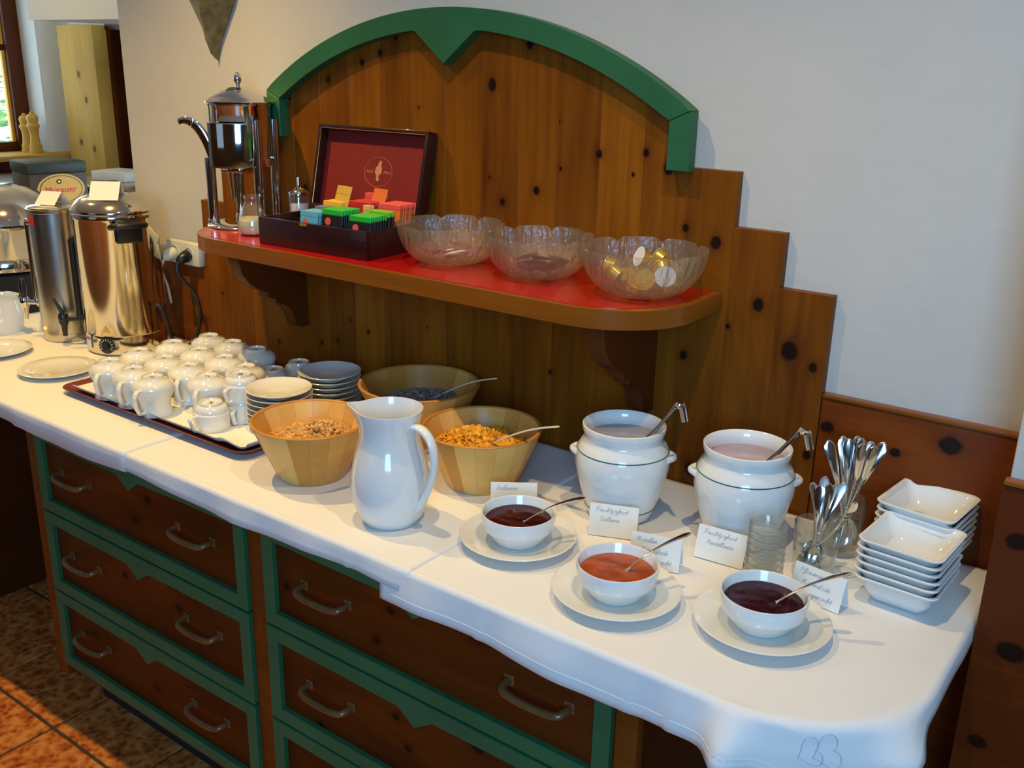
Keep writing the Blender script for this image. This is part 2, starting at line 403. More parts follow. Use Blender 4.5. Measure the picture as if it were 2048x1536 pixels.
# doorway
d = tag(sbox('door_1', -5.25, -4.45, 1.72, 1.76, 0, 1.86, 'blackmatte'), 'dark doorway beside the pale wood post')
o = sbox('door_frame', -5.27, -5.23, 1.575, 1.80, 0, 1.86, 'pine_dark', d)
sbox('door_frame', -4.99, -4.92, 1.56, 1.80, 0, 1.86, 'pine_dark', d)
sbox('door_frame', -5.27, -4.45, 1.57, 1.80, 1.82, 1.86, 'pine_dark', d)
sbox('pane', -4.99, -4.965, 1.545, 1.556, 1.28, 1.79, 'cup_white', d)  # opaque white strip, its colour standing in for a bright sliver of light
o = sbox('trim_3', -5.63, -5.27, 1.49, 1.60, 0, 1.845, 'pine_light', bev=.004); o['tone'] = .4; o['label'] = 'pale knotty pine post beside the dark doorway'
for i, (x, z) in enumerate([(-5.45, 1.58), (-5.40, 1.44), (-5.50, 1.20), (-5.37, 1.17)]): o['k%d' % (i + 1)] = (x, z, .014)

# floor: slab + individual tiles where they can be told apart
fl = tag(sbox('floor', -6.2, 2.3, -4.7, 3.0, -.06, -.006, 'grout'), 'orange marble tile floor')
P_ = .335; g_ = .0045
tm = NB(); box(tm, (0, 0, -.005), (P_ - 2 * g_, P_ - 2 * g_, .010), .002, seg=1); tile = None
big = NB()
for i in range(-12, 14):
    for j in range(-12, 11):
        x = -2.23 + P_ * (i + .5); y = -.69 + P_ * (j + .5)
        if not (-6.1 < x < 2.2 and -4.6 < y < 2.9): continue
        if -3.6 < x < -.6 and -1.8 < y < .1:
            if tile is None: tile = obj('tile', tm, 'tile', fl, loc=(x, y, 0)); tile['tone'] = 0
            else:
                c = tile.copy(); COL.objects.link(c); c.location = (x, y, 0)
        else: box(big, (x, y, -.005), (P_ - 2 * g_, P_ - 2 * g_, .010))
o = obj('floor_tiles', big, 'tile', fl); o['kind'] = 'stuff'

# ------------------------------------------------------------------ pine panel with arch, plank by plank
KN = [(-1.587, 1.739, 12), (-1.637, 1.707, 15), (-1.694, 1.685, 13), (-1.809, 1.645, 15), (-1.95, 1.598, 11), (-1.217, 1.728, 17), (-1.312, 1.647, 22), (-1.041, 1.522, 15), (-0.935, 1.531, 14), (-1.132, 1.486, 7), (-0.961, 1.488, 8), (-1.191, 1.436, 17), (-1.28, 1.404, 14), (-1.907, 1.379, 14), (-0.839, 1.397, 14), (-0.884, 1.506, 22), (-1.52, 1.592, 6), (-1.316, 1.454, 5), (-1.139, 1.581, 5),
      (-0.774, 1.376, 22), (-0.679, 1.271, 22), (-0.735, 1.22, 9), (-0.609, 1.195, 34), (-0.562, 1.172, 16), (-0.823, 1.145, 17), (-0.553, 1.001, 16), (-0.789, 0.91, 25), (-2.039, 0.95, 9), (-1.869, 0.977, 10), (-1.808, 0.995, 8), (-1.696, 1.038, 10), (-1.14, 1.046, 9), (-2.272, 1.049, 6), (-1.499, 1.084, 5), (-1.759, 1.058, 8)]
def setknots(o, ks, s=1.0):
    for i, (x, z, r) in enumerate(ks[:4]): o['k%d' % (i + 1)] = (float(x), float(z), float(r) * .00046 * s)
AC, AR = (-1.415, .783), 1.017
panel = thing('pine_panel', 'stepped knotty pine panel with arched top on the wall behind the buffet', 'wall panel', (0, 0, 0))
for k in range(18):
    x0 = -2.34 + .1 * k; x1 = x0 + .1
    if k in (0, 17): top = [(x1, 1.308), (x0, 1.308)]
    elif k in (1, 16): top = [(x1, 1.409), (x0, 1.409)]
    elif k == 2 : top = [(x1, 1.51), (x0, 1.51)]
    elif k == 15: top = [(x1, 1.51), (x0, 1.51)]
    else:
        top = []
        for q in range(7):
            x = x1 + (x0 - x1) * q / 6
            z = AC[1] + math.sqrt(max(0, (AR - .012) ** 2 - (x - AC[0]) ** 2)) if abs(x - AC[0]) < .582 else 1.51
            top.append((x, z))
    bm = NB(); prism(bm, [(x0, .80), (x1, .80)] + top, -.0205 - rnd.random() * .0006, -.001, bev=.0006)
    o = obj('plank', bm, 'pine', panel, smooth=20); o['tone'] = rnd.uniform(-.8, .8)
    setknots(o, sorted([q for q in KN if x0 - .02 < q[0] < x1 + .02], key=lambda q: -q[2]))
# green arch trim
arch = thing('arch_trim', 'green painted arched frame with a pointed centre over the pine panel', 'frame', (0, 0, 0))
RI = .975
bm = NB(); pts = []
a_o = math.asin(.585 / AR); a_i = math.asin(.540 / RI)
pts += [(AC[0] + AR * math.sin(a), AC[1] + AR * math.cos(a)) for a in [a_o - 2 * a_o * i / 48 for i in range(49)]]
inner = [(AC[0] + RI * math.sin(a), AC[1] + RI * math.cos(a)) for a in [-a_i + 2 * a_i * i / 48 for i in range(49)]]
L_ = [p for p in inner if p[0] < -1.50]; Rr = [p for p in inner if p[0] > -1.34]
zi = lambda x: AC[1] + math.sqrt(RI ** 2 - (x - AC[0]) ** 2)
pts += L_ + [(-1.502, zi(-1.502)), (-1.422, 1.684), (-1.338, zi(-1.338))] + Rr
prism(bm, pts, -.052, -.020, bev=.002); obj('arch_board', bm, 'green', arch, smooth=25)
for s in (-1, 1):
    xo = AC[0] + s * .585; xi = AC[0] + s * .540
    poly = [(xo, 1.505), (xo, AC[1] + AR * math.cos(a_o) - .0008), (xi, zi(AC[0] + .5399) - .0008), (xi, 1.505)]
    if s > 0: poly = poly[::-1]
    bm = NB(); prism(bm, poly, -.052, -.020, bev=.002); obj('stile', bm, 'green', arch)
# wainscot left and right of the panel
def wains(name, x0, x1, y, label, ks, tone=0, top=1.121, bottom=0):
    bm = NB(); box(bm, ((x0 + x1) / 2, y + .009, (top + bottom) / 2), (x1 - x0, .018, top - bottom), .0015)
    o = struct(name, bm, 'pine_wainscot'); o['label'] = label; o['tone'] = tone; setknots(o, ks)
    bm = NB(); box(bm, ((x0 + x1) / 2, y + .0075, top + .0015), (x1 - x0, .021, .007), .002)
    c = obj('cap_strip', bm, 'edge_wood', o); return o
wains('trim_4', -.5385, -.187, -.018, 'knotty pine wainscot right of the stepped panel', [(-0.523, 1.064, 22), (-0.31, 1.081, 35), (-0.398, 1.046, 18)])
wains('trim_5', -2.688, -2.3415, -.018, 'pine wainscot behind the hot drink urns', [(-2.6, 1.0, 12)], .3)
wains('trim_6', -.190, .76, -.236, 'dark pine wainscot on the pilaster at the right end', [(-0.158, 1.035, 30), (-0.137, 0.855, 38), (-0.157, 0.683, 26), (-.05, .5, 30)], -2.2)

# ------------------------------------------------------------------ shelf
ZS = 1.285
shelf = thing('wall_shelf', 'red topped wooden shelf with rounded ends on two scrolled brackets', 'shelf', (-1.415, 0, ZS))
def rpoly(x0, x1, yb, yf, r, n=10):
    p = [(x0, yb)]
    p += [(x0 + r - r * math.cos(PI / 2 * i / n), yf + r - r * math.sin(PI / 2 * i / n)) for i in range(n + 1)]
    p += [(x1 - r + r * math.sin(PI / 2 * i / n), yf + r - r * math.cos(PI / 2 * i / n)) for i in range(n + 1)]
    return p + [(x1, yb)]
bm = NB(); prism(bm, rpoly(-.665, .665, -.022, -.312, .17), -.036, -.001, 'XY', bev=.004); o = obj('shelf_edge', bm, 'edge_wood', shelf)
bm = NB(); prism(bm, rpoly(-.645, .645, -.022, -.297, .155), -.002, .0, 'XY'); obj('shelf_top', bm, 'red_lam', shelf)
def bracket(x):
    pr = [(-.022, 0), (-.235, 0), (-.237, -.03), (-.228, -.062), (-.205, -.092), (-.175, -.112), (-.150, -.120), (-.150, -.134), (-.128, -.140), (-.126, -.152),
          (-.105, -.157), (-.085, -.170), (-.070, -.192), (-.064, -.222), (-.045, -.232), (-.022, -.232)]
    bm = NB(); prism(bm, pr, x - .019, x + .019, 'YZ', bev=.0015); o = obj('bracket', bm, 'pine_dark', shelf, smooth=40, loc=(0, 0, -.036)); o['tone'] = .8; return o
bracket(-.52); bracket(.515)

# ------------------------------------------------------------------ counter, cabinets
xr, yf, RC = -.205, -.645, .21
top = thing('countertop', 'long countertop under the white tablecloths, red laminate edge showing at the right end', 'countertop', (0, 0, 0))
poly = [(-4.7, yf + .004), (xr - RC, yf + .004)] + [(xr - .003 - RC + RC * math.sin(PI / 2 * i / 12), yf + .004 + RC - RC * math.cos(PI / 2 * i / 12)) for i in range(1, 13)] + [(xr - .003, -.022), (-2.70, -.022), (-2.70, .6), (-4.7, .6)]
bm = NB(); prism(bm, poly, T - .036, T - .006, 'XY', bev=.002); obj('counter_board', bm, 'red_lam', top)

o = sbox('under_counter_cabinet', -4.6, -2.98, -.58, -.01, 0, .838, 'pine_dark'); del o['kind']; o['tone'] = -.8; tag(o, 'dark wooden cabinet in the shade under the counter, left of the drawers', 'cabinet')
o = sbox('light_stop_board', -2.975, -2.70, -.05, -.01, 0, .838, 'pine_dark', top)  # board added behind the counter to stop light getting under it
def handle(parent, x, z, L=.118):
    bm = NB(); y = -.612
    h = L / 2
    tube(bm, smoothpath([(x - h, y, z + .004), (x - h, y - .018, z + .003), (x - h + .012, y - .030, z - .001), (x, y - .034, z - .002), (x + h - .012, y - .030, z - .001), (x + h, y - .018, z + .003), (x + h, y, z + .004)], 5), .0078, 10, flat=.85)
    for s in (-h, h): box(bm, (x + s, y - .001, z + .004), (.020, .006, .020), .002)
    obj('handle', bm, 'bronze', parent, smooth=50)
KC = {0: [(-1.801, .757, 20), (-1.571, .802, 18), (-1.744, .565, 14), (-1.719, .515, 22), (-1.926, .526, 18), (-1.843, .25, 18), (-1.858, .691, 20), (-2.1, .3, 12)],
      1: [(-1.346, .704, 16), (-1.069, .756, 16), (-1.105, .68, 18), (-.872, .782, 25), (-.933, .695, 20), (-1.06, .534, 15), (-1.031, .477, 18), (-.866, .561, 25), (-1.267, .419, 14), (-.9, .3, 20)]}
for ci, (x0, x1, hx, lab) in enumerate([(-2.25, -1.457, (-2.096, -1.637), 'pine drawer cabinet with green frames standing further from the camera, left of the middle post'),
                                        (-1.407, -.60, (-1.237, -.744), 'pine drawer cabinet with green frames nearer the camera, under the jam bowls')]):
    cab = thing('drawer_cabinet', lab, 'cabinet', (0, 0, 0), group='drawer cabinets under the buffet')
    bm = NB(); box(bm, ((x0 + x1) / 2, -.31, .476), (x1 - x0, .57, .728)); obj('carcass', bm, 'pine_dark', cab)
    bm = NB(); box(bm, ((x0 + x1) / 2, -.28, .056), (x1 - x0 + .0, .5, .11)); obj('plinth', bm, 'blackmatte', cab)
    posts = [(x0 - .024, .048)] if ci == 0 else [(x0 - .0245, .049), (x1 + .02, .040)]
    for px_, wd in posts:
        bm = NB(); box(bm, (px_, -.607, .476), (wd - .001, .024, .728), .003); o = obj('post', bm, 'pine_wainscot', cab); o['tone'] = .3
    for r_ in range(3):
        zt = .828 - .225 * r_; zb = zt - .219
        bm = NB(); box(bm, ((x0 + x1) / 2, -.606, (zt + zb) / 2), (x1 - x0 - .004, .018, zt - zb), .001)
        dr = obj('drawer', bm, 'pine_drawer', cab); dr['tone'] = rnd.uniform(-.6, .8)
        setknots(dr, [q for q in KC[ci] if zb < q[1] < zt], 1.0)
        bm = NB(); xm = (x0 + x1) / 2; a, b = x0 + .003, x1 - .003; sw = .031; rw = .030
        prism(bm, [(a, zb), (b, zb), (b, zb + rw), (a, zb + rw)], -.627, -.611, bev=.0015)
        prism(bm, [(a, zt), (a, zt - rw), (xm - .042, zt - rw), (xm, zt - .062), (xm + .042, zt - rw), (b, zt - rw), (b, zt)], -.627, -.611, bev=.0015)
        for q in (a, b - sw): prism(bm, [(q, zb + rw), (q + sw, zb + rw), (q + sw, zt - rw), (q, zt - rw)], -.6265, -.611, bev=.001)
        obj('drawer_frame', bm, 'green', dr)
        for h_ in hx: handle(dr, h_, (zt + zb) / 2 + .003)

# ------------------------------------------------------------------ tablecloths
def drape(u, v, z0, amp=.010, k=26, ph=0, off=0.0):
    cx, cy = xr - RC, yf + RC
    if u > cx and v < cy:
        dx, dy = u - cx, v - cy; dd = math.hypot(dx, dy); s = dd - RC; n = (dx / max(dd, 1e-6), dy / max(dd, 1e-6)); bx, by = cx + n[0] * RC, cy + n[1] * RC
        th = math.atan2(dx, -dy); t = cx + RC * th; corner = math.sin(2 * th)
    elif v < yf: s = yf - v; n = (0, -1); bx, by = u, yf; t = u; corner = 0
    elif u > xr: s = u - xr; n = (1, 0); bx, by = xr, v; t = cx + RC * PI / 2 + (v - cy); corner = 0
    else: s = -1
    if s <= 0:
        zz = z0 + .0009 * noise.noise(Vector((u * 9, v * 9, z0 * 50))) - .0006 + .0007 * max(math.exp(-abs(u - q) / .004) for q in (-1.44, -1.13, -.835, -.56, -2.25, -2.75)) + .0007 * math.exp(-abs(v + .33) / .004)
        return Vector((u, v, zz + off))
    rr = .010; an = min(s / rr, PI / 2); out = rr * math.sin(an); drop = rr * (1 - math.cos(an)) + max(0, s - rr * PI / 2)
    f = min(1, drop / .05); A = amp + .05 * corner
    wv = .5 + .5 * math.sin((k if corner == 0 else 17) * t + ph + 1.2 * math.sin(5 * t)) if corner == 0 else .5 + .5 * math.sin(24 * (t - cx) + ph - 1.0)
    wv2 = .5 + .5 * noise.noise(Vector((t * 14, 3.1, ph)))
    if t > -.50:
        wv = math.exp(-((t + .405) / .026) ** 2) + 1.1 * math.exp(-((t + .185) / .040) ** 2) + .12; A = .040
    ridge = sum(math.exp(-abs(u - q) / .006) for q in (-1.44, -1.13, -.835, -.56, -2.25, -2.75))
    out += f * (A * wv * max(1, drop / .06) * .8 + .006 * wv2 + .0045 * ridge) + .05 * max(0, drop - .03) * corner
    return Vector((bx + n[0] * (out + off), by + n[1] * (out + off), z0 - drop + off * .2))
def cloth(name, u0, u1, v0, v1, z0, label, hem=.0, step=.011, ph=0, amp=.010, back=-.022):
    nu = max(2, int((u1 - u0) / step)); nv = max(2, int((v1 - v0) / step))
    # finer rows near the front edge
    vs2 = [v0 + (v1 - v0) * (j / nv) for j in range(nv + 1)]
    vs2 = sorted(set(vs2 + [yf - .002 * q for q in range(0, 9)]))
    us = [u0 + (u1 - u0) * i / nu for i in range(nu + 1)]
    if u1 > xr: us = sorted(set(us + [xr + .003 * q for q in range(0, 5)]))
    bm = NB(); V = []
    for u in us:
        col = []
        for v in vs2:
            vv = v
            if v < yf: vv = yf + (v - yf) * (1 + hem * math.sin(u * 9 + ph))
            col.append(bm.verts.new(drape(u, vv, z0, amp, 26, ph)))
        V.append(col)
    for i in range(len(us) - 1):
        for j in range(len(vs2) - 1): bm.faces.new((V[i][j], V[i + 1][j], V[i + 1][j + 1], V[i][j + 1]))
    o = obj(name, bm, 'cloth', smooth=180); tag(o, label, 'tablecloth', 'white tablecloths on the buffet')
    md = o.modifiers.new('s', 'SOLIDIFY'); md.thickness = .0009; md.offset = -1
    return o
cloth('tablecloth', -4.68, -1.80, yf - .052, .56 if False else -.03, T + .0012, 'white tablecloth at the far left end, under the urns and the plates', .10, .03, 1.0, .006)
cloth('tablecloth', -1.93, -.985, yf - .050, -.03, T, 'white tablecloth in the middle under the jug and wooden bowls, overlapping at both ends', .10, .012, 2.0, .006)
cloth('tablecloth', -1.05, xr + .034, yf - .078, -.03, T - .0012, 'white tablecloth at the right end with the draped corner and hearts', .08, .010, .4, .009)
bm = NB(); box(bm, (-3.69, .285, T), (1.96, .62, .0016)); o = obj('tablecloth', bm, 'cloth'); tag(o, 'white cloth at the back left under the beer dispenser box', 'tablecloth')
# hem seams and hearts woven into the right cloth
ct = [o for o in COL.objects if o.name == 'tablecloth.002'][0]
bm = NB()
us = [-1.04 + i * .01 for i in range(83)]
tube(bm, [drape(u, yf - .060 * (1 + .08 * math.sin(u * 9 + .4)), T - .0012, .009, 26, .4, .0004) for u in us], .0004, 4)
obj('hem', bm, 'cloth', ct)
bm = NB()
def heartpts(cx, cy, s, rot):
    out = []
    for i in range(33):
        t = 2 * PI * i / 32
        x = .55 * math.sin(t) ** 3; y = (.8125 * math.cos(t) - .3125 * math.cos(2 * t) - .125 * math.cos(3 * t) - .0625 * math.cos(4 * t)) * .5
        out.append((cx + s * (x * math.cos(rot) - y * math.sin(rot)), cy + s * (x * math.sin(rot) + y * math.cos(rot))))
    return out
for cx_, cy_, s_ in ((-.268, -.640, .046), (-.288, -.655, .040)):
    tube(bm, [drape(a, b, T - .0012, .009, 26, .4, .0006) for a, b in heartpts(cx_, cy_, s_, -.6)], .0007, 4, caps=False)
obj('woven_hearts', bm, 'hearts', ct)['label'] = 'two grey heart outlines'
"""END P2"""
# ================================================================== PORCELAIN ON THE TRAY
tray = thing('serving_tray', 'brown serving tray with upturned rim, holding the cups and saucers', 'tray', (-1.925, -.305, T + .0015))
def rrect(hx, hy, r, n=6):
    p = []
    for cx_, cy_, a in ((hx - r, hy - r, 0), (-hx + r, hy - r, PI / 2), (-hx + r, -hy + r, PI), (hx - r, -hy + r, 3 * PI / 2)):
        p += [(cx_ + r * math.cos(a + PI / 2 * i / n), cy_ + r * math.sin(a + PI / 2 * i / n)) for i in range(n + 1)]
    return p
def loft(bm, loops, cap0=True, cap1=True):
    rs = [[bm.verts.new(p) for p in l] for l in loops]; n = len(rs[0])
    for A, B in zip(rs, rs[1:]):
        for i in range(n): bm.faces.new((A[i], A[(i + 1) % n], B[(i + 1) % n], B[i]))
    if cap0: bm.faces.new(rs[0][::-1])
    if cap1: bm.faces.new(rs[-1])
    return rs
def rl(hx, hy, r, z): return [(a, b, z) for a, b in rrect(hx, hy, r)]
bm = NB(); loft(bm, [rl(.335, .205, .03, 0), rl(.352, .222, .035, .014), rl(.358, .228, .038, .0155), rl(.357, .227, .037, .017), rl(.350, .220, .034, .0155), rl(.334, .204, .03, .004)])
obj('tray_body', bm, 'brown_tray', tray, smooth=50)
# paper liner, its front right corner folded up
bm = NB(); nx, ny = 44, 30; V = {}
for i in range(nx + 1):
    for j in range(ny + 1):
        x = -.325 + .66 * i / nx; y = -.205 + .40 * j / ny
        z = .0062 + .0008 * noise.noise(Vector((x * 14, y * 14, 2)))
        ex = max(0, abs(x) - .318, -(y + .192)); z += ex * 1.1
        dc = math.hypot(x - .275, y + .205)
        z += .014 * math.exp(-(dc / .03) ** 2)
        V[i, j] = bm.verts.new((x + (.01 if y < -.2 and x > .2 else 0), y - (.012 * math.exp(-(dc / .04) ** 2)), z))
for i in range(nx):
    for j in range(ny): bm.faces.new((V[i, j], V[i + 1, j], V[i + 1, j + 1], V[i, j + 1]))
o = obj('tray_liner', bm, 'paper', smooth=180, loc=(-1.925, -.305, T + .0015)); tag(o, 'white paper liner with a folded corner lying in the brown tray', 'paper liner')
o.modifiers.new('s', 'SOLIDIFY').thickness = .0006
ZT = T + .0015 + .0075

def cup_big():
    t = thing('coffee_cup', 'x', 'cup', (0, 0, 0), group='large upturned coffee cups on the tray')
    bm = NB(); lathe(bm, [(.0385, 0), (.0415, 0), (.0415, .003), (.0375, .014), (.0365, .026), (.040, .040), (.0465, .054), (.0488, .064), (.0468, .074), (.037, .082), (.0265, .086), (.0245, .092), (.0222, .092), (.0212, .0885), (0, .0882), (0, .080), (.035, .076), (.044, .064), (.036, .040), (.033, .02), (.0385, 0)], 40)
    obj('cup_body', bm, 'porcelain', t, smooth=60)
    bm = NB(); tube(bm, smoothpath([(.044, 0, .068), (.058, 0, .068), (.068, 0, .060), (.069, 0, .044), (.062, 0, .026), (.051, 0, .010), (.036, 0, .012)], 5), (.0042, .0065), 8, side=(1, 0, 1)) if False else tube(bm, smoothpath([(.044, 0, .068), (.058, 0, .069), (.068, 0, .060), (.069, 0, .044), (.062, 0, .026), (.051, 0, .012), (.036, 0, .014)], 5), .0060, 8, flat=.62, side=(0, 1, 0))
    obj('cup_handle', bm, 'porcelain', t, smooth=60)
    bm = NB()
    for a in range(5):
        box(bm, (math.cos(a * 1.3) * .004, math.sin(a * 2.1) * .006 , .0884), (.007, .0014, .0004), rot=Matrix.Rotation(a * .9, 3, 'Z').to_euler())
    obj('maker_stamp', bm, 'stamp', t)
    return t
def cup_small():
    t = thing('espresso_cup', 'x', 'cup', (0, 0, 0), group='small upturned espresso cups')
    bm = NB(); lathe(bm, [(.037, 0), (.0398, 0), (.0405, .002), (.0405, .036), (.0400, .038), (.0372, .040), (.0368, .046), (.0335, .053), (.027, .056), (.0255, .062), (.0232, .062), (.0222, .0588), (0, .0585), (0, .053), (.032, .048), (.037, .036), (.037, 0)], 40)
    obj('cup_body', bm, 'porcelain', t, smooth=45)
    bm = NB(); tube(bm, smoothpath([(.036, 0, .037), (.052, 0, .037), (.061, 0, .033), (.058, 0, .024), (.053, 0, .010), (.047, 0, .003), (.038, 0, .005)], 4), .0055, 8, flat=.6, side=(0, 1, 0))
    obj('cup_handle', bm, 'porcelain', t, smooth=60)
    bm = NB()
    for a in range(5):
        box(bm, (math.cos(a * 1.3) * .005, math.sin(a * 2.1) * .006, .0588), (.009, .0018, .0004), rot=Matrix.Rotation(a * .9, 3, 'Z').to_euler())
    obj('maker_stamp', bm, 'stamp', t)
    return t
BIG = [(-2.138, -.470), (-2.040, -.470), (-1.950, -.478), (-2.164, -.372), (-2.060, -.370), (-1.962, -.372), (-1.860, -.392), (-2.162, -.272), (-2.055, -.272), (-1.954, -.272), (-1.852, -.288), (-2.144, -.172), (-2.048, -.172), (-1.950, -.172)]
rows = ['front row', 'second row', 'third row', 'back row']; pos = ['leftmost', 'second from left', 'third from left', 'rightmost']
lab = []
for n_, r_ in zip((3, 4, 4, 3), rows):
    for i in range(n_): lab.append('large white upturned coffee cup, %s in the %s on the tray' % ('leftmost' if i == 0 else ('rightmost' if i == n_ - 1 else pos[i]), r_))
proto = cup_big()
for i, (x, y) in enumerate(BIG):
    a = R(-66) + rnd.uniform(-.15, .15)
    if i == 0: proto.location = (x, y, ZT); proto.rotation_euler.z = a; proto['label'] = lab[0]
    else: dup(proto, (x, y, ZT), a, lab[i])
proto = cup_small()
SM = [(-1.770, -.452, 0, 'small white upturned espresso cup standing alone at the front of the tray', -88),
      (-1.762, -.372, 0, 'small white espresso cup under another one, left of the saucers', -60),
      (-1.762, -.372, .050, 'small white espresso cup stacked on top of another, left of the saucers', -75),
      (-1.858, -.197, 0, 'small white upturned espresso cup, lit, behind the stack of two', 60),
      (-1.866, -.105, -.004, 'small bluish shaded espresso cup behind the others, near the back saucers', 100)]
for i, (x, y, dz, l, a) in enumerate(SM):
    if i == 0: proto.location = (x, y, ZT + dz); proto.rotation_euler.z = R(a); proto['label'] = l
    else: dup(proto, (x, y, ZT + dz), R(a), l)
# saucers
bm = NB(); lathe(bm, [(0, .003), (.030, .003), (.034, 0), (.036, 0), (.0375, .0035), (.060, .011), (.0735, .0185), (.0748, .0200), (.0738, .0208), (.060, .0145), (.040, .0072), (.027, .0068), (.025, .0056), (0, .0054)], 48)
sme = mesh_of(bm, 'saucer', 50); sme.materials.append(M['porcelain'])
def saucers(x, y, n, labs, grp):
    for i in range(n):
        o = bpy.data.objects.new('saucer', sme); COL.objects.link(o)
        o.location = (x + rnd.uniform(-.001, .001), y + rnd.uniform(-.001, .001), ZT + .0125 * i); tag(o, labs(i, n), 'saucer', grp)
def nth(i, n):
    return 'topmost' if i == n - 1 else ('bottom' if i == 0 else ('second from the top' if i == n - 2 else ('third from the top' if i == n - 3 else ('second from the bottom' if i == 1 else ('third from the bottom' if i == 2 else 'middle')))))
saucers(-1.655, -.352, 7, lambda i, n: 'yellowish lit saucer, %s of the front stack on the tray' % nth(i, n), 'saucers in the front stack')
saucers(-1.660, -.190, 7, lambda i, n: 'bluish shaded saucer, %s of the stack behind the front saucers' % nth(i, n), 'saucers in the back stack')

# ================================================================== WOODEN BOWLS WITH CEREAL
def woodbowl(x, y, h, rt, rb, label, seedrot):
    t = thing('wooden_bowl', label, 'bowl', (x, y, T), seedrot, 'wooden cereal bowls')
    n = 18; w = 2 * PI / n
    bm = NB()
    prof = [(rb - .006, .010), (rb - .001, 0), (rb, .001), (rt - .001, h - .006), (rt, h - .003), (rt - .001, h - .0008), (rt - .004, h), (rt - .007, h - .0008), (rt - .0085, h - .004), (rb - .006, .010)]
    lathe(bm, prof, 4, a0=-w / 2 + .0012, a1=w / 2 - .0012)
    me = mesh_of(bm, 'stave', 40); me.materials.append(M['bowlwood'])
    for i in range(n):
        o = bpy.data.objects.new('stave', me); COL.objects.link(o); o.parent = t; o.rotation_euler.z = w * i; o['tone'] = rnd.uniform(-2.4, 2.4)
    bm = NB(); lathe(bm, [(0, .002), (rb - .002, .002), (rb - .004, .012), (0, .012)], 36); obj('bowl_base', bm, 'bowlwood', t)['tone'] = 0
    bm = NB(); lathe(bm, [(rt - .0008, h - .004), (rt + .0006, h - .002), (rt - .0006, h + .0003), (rt - .004, h + .0006), (rt - .007, h - .0003), (rt - .008, h - .003), (rt - .004, h - .002)], 72)
    obj('bowl_rim', bm, 'bowlrim', t, smooth=60)
    return t
WB1, WB2, WB3 = (-1.417, -.473), (-1.123, -.285), (-1.385, -.178)
b1 = woodbowl(*WB1, .120, .1195, .070, 'wooden bowl of crunchy muesli clusters left of the white jug', .1)
b1k = [c for c in b1.children if c.name.startswith('stave')]
for i, z in ((13, .07), (9, .1)): b1k[i]['k1'] = (.10, z - .0, .010)
b2 = woodbowl(*WB2, .120, .121, .073, 'wooden bowl of yellow cornflakes right of the white jug', .2)
b3 = woodbowl(*WB3, .130, .136, .078, 'wooden bowl of dark flakes at the back, in front of the panel', .3)
def heap(name, loc, r, base, peak, n, mk, mat, label, off=(0, 0), tilt=None):
    bm = NB(); lathe(bm, [(0, .014), (r * .62, .014), (r, base), (r * .6, base + (peak - base) * .55), (0, peak - .004)], 24)
    for i in range(n):
        a = rnd.uniform(0, 2 * PI); q = math.sqrt(rnd.random()); rr_ = q * (r - .004)
        z = base + (peak - base) * (1 - q ** 1.4) + .006 * noise.noise(Vector((rr_ * math.cos(a) * 40, rr_ * math.sin(a) * 40, 5))) + rnd.uniform(0, .003)
        mk(bm, Vector((rr_ * math.cos(a) + off[0] * (1 - q), rr_ * math.sin(a) + off[1] * (1 - q), z)))
    o = obj(name, bm, mat, smooth=25, loc=loc); tag(o, label, 'cereal', kind='stuff'); return o
def blob(bm, p):
    s = rnd.uniform(.0025, .0062)
    v = bmesh.ops.create_icosphere(bm, subdivisions=1, radius=s)['verts']
    for q in v: q.co *= rnd.uniform(.7, 1.25)
    bmesh.ops.translate(bm, vec=p, verts=v)
def flake(size, th):
    def f(bm, p):
        s = size * rnd.uniform(.7, 1.3); e = Matrix.Rotation(rnd.uniform(0, 6.28), 4, 'Z') @ Matrix.Rotation(rnd.gauss(0, .45), 4, 'X') @ Matrix.Rotation(rnd.gauss(0, .45), 4, 'Y')
        n = 6; ring = []; 
        for k in range(n):
            a = 2 * PI * k / n; q = s * rnd.uniform(.75, 1.2)
            ring.append((q * math.cos(a), q * .75 * math.sin(a), s * .28 * math.cos(2 * a)))
        A = [bm.verts.new(e @ Vector(c) + p) for c in ring]; B = [bm.verts.new(e @ (Vector(c) - Vector((0, 0, th))) + p) for c in ring]
        bm.faces.new(A); bm.faces.new(B[::-1])
        for k in range(n): bm.faces.new((A[k], B[k], B[(k + 1) % n], A[(k + 1) % n]))
    return f
heap('muesli_clusters', (*WB1, T), .094, .074, .110, 950, blob, 'granola', 'golden brown crunchy muesli clusters heaped in the front left wooden bowl', (.02, .01))
heap('cornflakes', (*WB2, T), .099, .076, .104, 1300, flake(.0068, .0007), 'cornflake', 'orange yellow cornflakes filling the wooden bowl right of the jug', (-.03, -.01))
heap('dark_flakes', (*WB3, T), .102, .078, .100, 1700, flake(.0045, .0009), 'choc', 'grey brown flakes and seeds in the back wooden bowl', (.0, .0))

